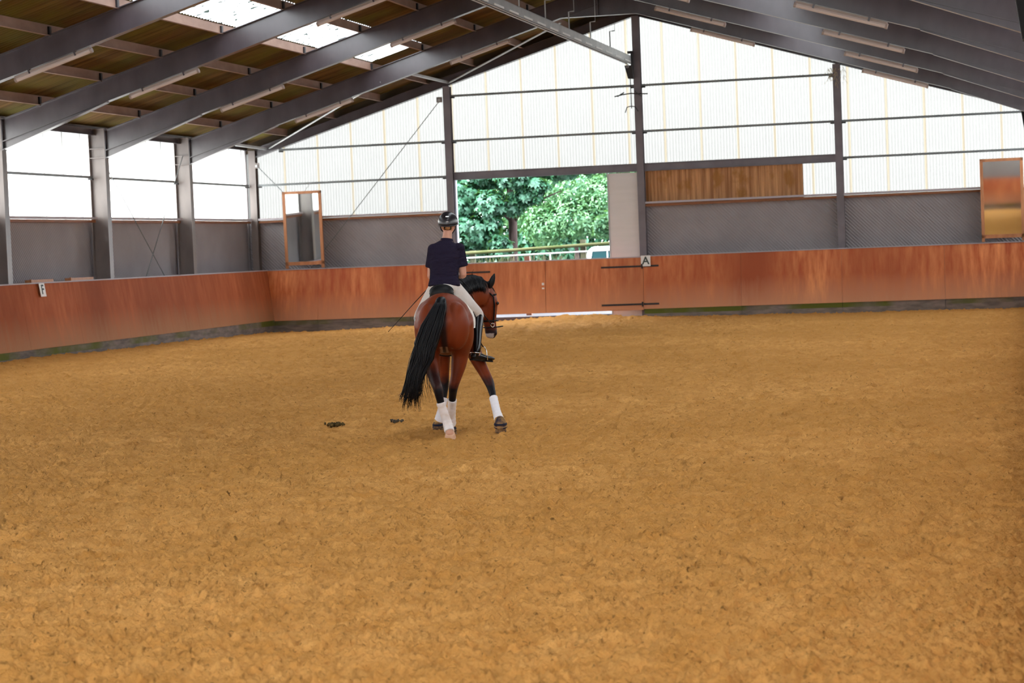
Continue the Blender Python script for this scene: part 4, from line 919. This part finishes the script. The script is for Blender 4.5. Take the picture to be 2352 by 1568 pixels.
b.loft([(.027, 1.005, 2.15, .009, .012), (.028, 1.025, 2.115, .014, .014)], 10, 3)     # nose
for s in (-1, 1):
    b.ball((.026+s*.070, .915, 2.115), (.009, .02, .03), 10, 8)                          # ears
    b.ball((.028+s*.004, 1.005, 2.075+s*.006), (.022, .012, .006), 10, 6)               # lips
    sh = Vector((s*.135-.0, .86, 1.895)); el = Vector((s*.165-.004, .875, 1.615)); wr = Vector((.072 if s > 0 else -.092, 1.175, 1.60))
    b.loft([tuple(sh)+(.046, .048), tuple(sh.lerp(el, .5))+(.043, .045), tuple(el)+(.036, .038)], 14, 4)
    b.loft([tuple(el)+(.037, .038), tuple(el.lerp(wr, .35))+(.038, .036), tuple(wr)+(.024, .02)], 14, 4)
    # hand: palm, four curled fingers, thumb on top
    pc = wr+Vector((-.008*s, .05, .0)); b.loft([tuple(wr)+(.022, .020), tuple(pc+Vector((0, -.02, 0)))+(.017, .036), tuple(pc+Vector((0, .02, 0)))+(.016, .038)], 14, 4)
    for f, (dz, ln) in enumerate(((.028, .9), (.010, 1.0), (-.008, .95), (-.025, .78))):
        k0 = pc+Vector((.004*s, .03, dz)); k1 = k0+Vector((-.012*s, .030*ln, 0)); k2 = k1+Vector((-.028*s*ln, .0, -.003)); k3 = k2+Vector((-.004*s, -.022*ln, -.002))
        b.tube([k0, k0.lerp(k1, .6), k1, k1.lerp(k2, .5), k2, k3], [.0088, .0088, .0085, .008, .0078, .0065], 8)
    t0 = pc+Vector((-.006*s, -.015, .03)); b.tube([t0, t0+Vector((-.010*s, .022, .012)), t0+Vector((-.018*s, .045, .008)), t0+Vector((-.022*s, .062, .0))], [.012, .0105, .0095, .007], 8)
    hip = Vector((-.03+s*.085, .83, 1.49)); kn = Vector((.285, 1.17, 1.195)) if s > 0 else Vector((-.325, 1.15, 1.195)); an = Vector((.272, .955, .85)) if s > 0 else Vector((-.305, .95, .85))
    b.loft([tuple(hip)+(.07, .075), tuple(hip.lerp(kn, .5))+(.062, .066), tuple(kn)+(.048, .052)], 16, 4)
    b.loft([tuple(kn)+(.048, .05), tuple(kn.lerp(an, .3))+(.046, .05), tuple(an)+(.028, .032), tuple(an+Vector((0, 0, -.06)))+(.028, .03)], 14, 4)
bd = b.build('body', SKIN, per, off=ro); fuse(bd, .006, 3)
# shirt
b = MB()
b.loft([(-.032, .795, 1.508, .168, .118), (-.031, .80, 1.545, .160, .112), (-.03, .815, 1.60, .148, .105), (-.024, .832, 1.70, .150, .106), (-.014, .848, 1.80, .160, .106), (-.004, .856, 1.87, .165, .094), (.001, .862, 1.91, .150, .080), (.005, .870, 1.94, .100, .070), (.008, .876, 1.96, .070, .062)], 28, 4, cap=.08)
for s in (-1, 1):
    sh = Vector((s*.128, .86, 1.888)); el = Vector((s*.161-.004, .874, 1.70))
    b.ball(sh, (.064, .068, .056), 16, 10); b.loft([tuple(sh)+(.062, .064), tuple(sh.lerp(el, .45))+(.060, .062), tuple(el)+(.061, .064)], 16, 4, cap=.08)
sh_ = b.build('polo_shirt', SHIRT, per, off=ro); fuse(sh_, .007, 12)
MB().loft([(.006, .874, 1.945, .078, .066), (.010, .88, 1.988, .060, .058)], 20, 2, cap=.02).build('collar', SHIRT, sh_, True, off=ro)
# breeches
b = MB(); b.loft([(-.03, .78, 1.47, .13, .12), (-.03, .80, 1.53, .150, .105), (-.03, .805, 1.56, .145, .10)], 24, 4)
for s in (-1, 1):
    hip = Vector((-.03+s*.085, .83, 1.475)); kn = Vector((.285, 1.17, 1.195)) if s > 0 else Vector((-.325, 1.15, 1.195))
    lo = kn+Vector((-.004*s, -.05, -.06))
    b.loft([tuple(hip)+(.088, .10), tuple(hip.lerp(kn, .35))+(.080, .092), tuple(hip.lerp(kn, .7))+(.068, .075), tuple(kn)+(.057, .060), tuple(lo)+(.052, .055)], 18, 4)
bz = b.build('breeches', BREECH, per, off=ro); fuse(bz, .007, 4)
# boots
for s in (-1, 1):
    kn = Vector((.285, 1.17, 1.195)) if s > 0 else Vector((-.325, 1.15, 1.195)); an = Vector((.268, .955, .845)) if s > 0 else Vector((-.305, .95, .845))
    top = kn+Vector((0, -.015, -.02)); heel = an+Vector((-.04*s, -.025, -.075)); dr = Vector((.19*s, .19, -.035)) if s > 0 else Vector((-.12, .23, -.035))
    bt = empty('riding_boot'); bt.parent = per
    b = MB(); b.loft([tuple(top)+(.056, .060), tuple(top.lerp(an, .25))+(.056, .062), tuple(top.lerp(an, .6))+(.047, .052), tuple(an)+(.038, .043), tuple(an+Vector((-.01*s, 0, -.05)))+(.036, .045)], 20, 4, cap=.1)
    b.loft([tuple(heel+Vector((0, 0, .005)))+(.036, .044), tuple(heel+dr*.25+Vector((0, 0, .006)))+(.037, .048), tuple(heel+dr*.55)+(.042, .033), tuple(heel+dr*.85)+(.038, .024), tuple(heel+dr*1.05)+(.020, .014)], 18, 4, lat=(dr.y, -dr.x, 0))
    o = b.build('boot_shaft', BOOTL, bt, off=ro); fuse(o, .006, 3)
    q = Vector((dr.y, -dr.x, 0)).normalized(); d0 = dr.normalized()
    sl = MB(); so_ = []
    for u, w in ((-.03, .024), (.03, .028), (.10, .025), (.17, .034), (.24, .028), (.265, .012)):
        so_.append((heel+d0*u, w, -.027))
    for (p, w, z), (p2, w2, z2) in zip(so_[:-1], so_[1:]):
        t_ = .022 if w == .025 and z == -.027 else .012
        sl.hexa([p-q*w+Vector((0, 0, z-.010)), p+q*w+Vector((0, 0, z-.010)), p2+q*w2+Vector((0, 0, z2-.010)), p2-q*w2+Vector((0, 0, z2-.010)), p-q*w+Vector((0, 0, z+.008)), p+q*w+Vector((0, 0, z+.008)), p2+q*w2+Vector((0, 0, z2+.008)), p2-q*w2+Vector((0, 0, z2+.008))])
    sl.build('sole', BLACKP, bt, off=ro)
    c = an+Vector((-.012*s, -.01, -.035))
    MB().tube([c+d0*.03+q*.038, c-d0*.02+q*.038, c-d0*.050, c-d0*.02-q*.038, c+d0*.03-q*.038], .005, 6).build('spur', CHROME, bt, True, off=ro)
    MB().tube([c-d0*.052, c-d0*.085+Vector((0, 0, -.006))], .005, 6).build('spur_neck', CHROME, bt, True, off=ro)
# helmet
hl = empty('riding_helmet'); hl.parent = per
V = []; F = []; n = 36; rows = 14
for i in range(rows+1):
    th = (math.pi*.56)*i/rows
    for k in range(n):
        ph = 2*math.pi*k/n; back = -math.sin(ph)
        dip = .022*max(0, back)*(i/rows)**2
        V.append((.027+.102*math.sin(th)*math.cos(ph), .918+.127*math.sin(th)*math.sin(ph), 2.158+.108*math.cos(th)-dip))
for i in range(rows):
    for k in range(n): F.append((i*n+k, (i+1)*n+k, (i+1)*n+(k+1) % n, i*n+(k+1) % n))
m0 = len(V)
V += [(.027+(v[0]-.027)*.93, .918+(v[1]-.918)*.93, v[2]*1.0-.0) for v in V[-n:]]
for k in range(n): F.append((rows*n+k, m0+k, m0+(k+1) % n, rows*n+(k+1) % n))
MB().add(V, F).build('shell', HELM, hl, True, off=ro)
MB().tube([(.027+.102*math.cos(a)*.99, .918+.127*math.sin(a)*.99, 2.135-.022*max(0, -math.sin(a))) for a in np.linspace(0, 2*math.pi, 37)], .006, 6, cap=False).build('rim', HELM, hl, True, off=ro)
MB().loft([(.027, 1.03, 2.145, .085, .008), (.027, 1.065, 2.137, .07, .007), (.027, 1.095, 2.127, .035, .005)], 16, 3).build('peak', HELM, hl, True, off=ro)
MB().tube([(.027+x*1.0, .918-.127*math.cos(x*4)*.98-.0, 2.158) for x in (-.014, 0, .014)], .004, 5).build('badge', CHROME, hl, True, off=ro)
MB().box(.012, .042, .790, .794, 2.208, 2.216).build('logo_bar', CHROME, hl, off=ro)
for s in (-1, 1):
    MB().tube([(.027+s*.080, .87, 2.13), (.026+s*.072, .905, 2.08), (.027+s*.03, .965, 2.035), (.027, .98, 2.032)], .005, 5).build('chin_strap', LEATH, hl, True, off=ro)
    MB().tube([(.027+s*.035, .80, 2.115), (.026+s*.03, .828, 2.085), (.026, .835, 2.078)], .006, 5).build('cradle_strap', LEATH, hl, True, off=ro)
    MB().ball((.028+s*.028, .99, 2.145), .013, 10, 8).build('eye', mat('rider_eye', (.5, .5, .5), .2), per, True, off=ro)
b = MB(); b.ball((.024, .842, 2.105), (.050, .030, .032), 16, 10)
for i in range(40):
    a = random.uniform(-1.2, 1.2); x = .024+.055*math.sin(a); b.tube([(x, .86-.02*math.cos(a), 2.13), (x*.95, .822+.02*abs(math.sin(a)), 2.10), (x*.7+.007, .835, 2.075)], [.004, .004, .001], 4)
b.build('hair', RHAIR, per, True, off=ro)
MB().tube([(.190, .90, 1.62), (.150, .99, 1.575), (.13, 1.02, 1.59)], .004, 5).build('wristband', mat('pale_band', (.7, .66, .6), .6), per, True, off=ro)
# whip held in the left hand
wo = (-.10, 1.235, 1.63); wt = local_root('riding_whip', wo, 'long thin dark riding whip held in the left hand, pointing back and down', 'whip')
MB().tube([(-.10, 1.235, 1.63), (-.215, 1.0, 1.485), (-.345, .76, 1.345)], [.006, .005, .004], 6).build('shaft', LEATH, wt, True, off=wo)
MB().tube([(-.345, .76, 1.345), (-.47, .55, 1.205), (-.585, .37, 1.08)], [.004, .003, .0022], 6).build('lash', LEATH, wt, True, off=wo)
MB().tube([(-.075, 1.28, 1.66), (-.10, 1.235, 1.63), (-.13, 1.175, 1.59)], .009, 8).build('grip', LEATH, wt, True, off=wo)
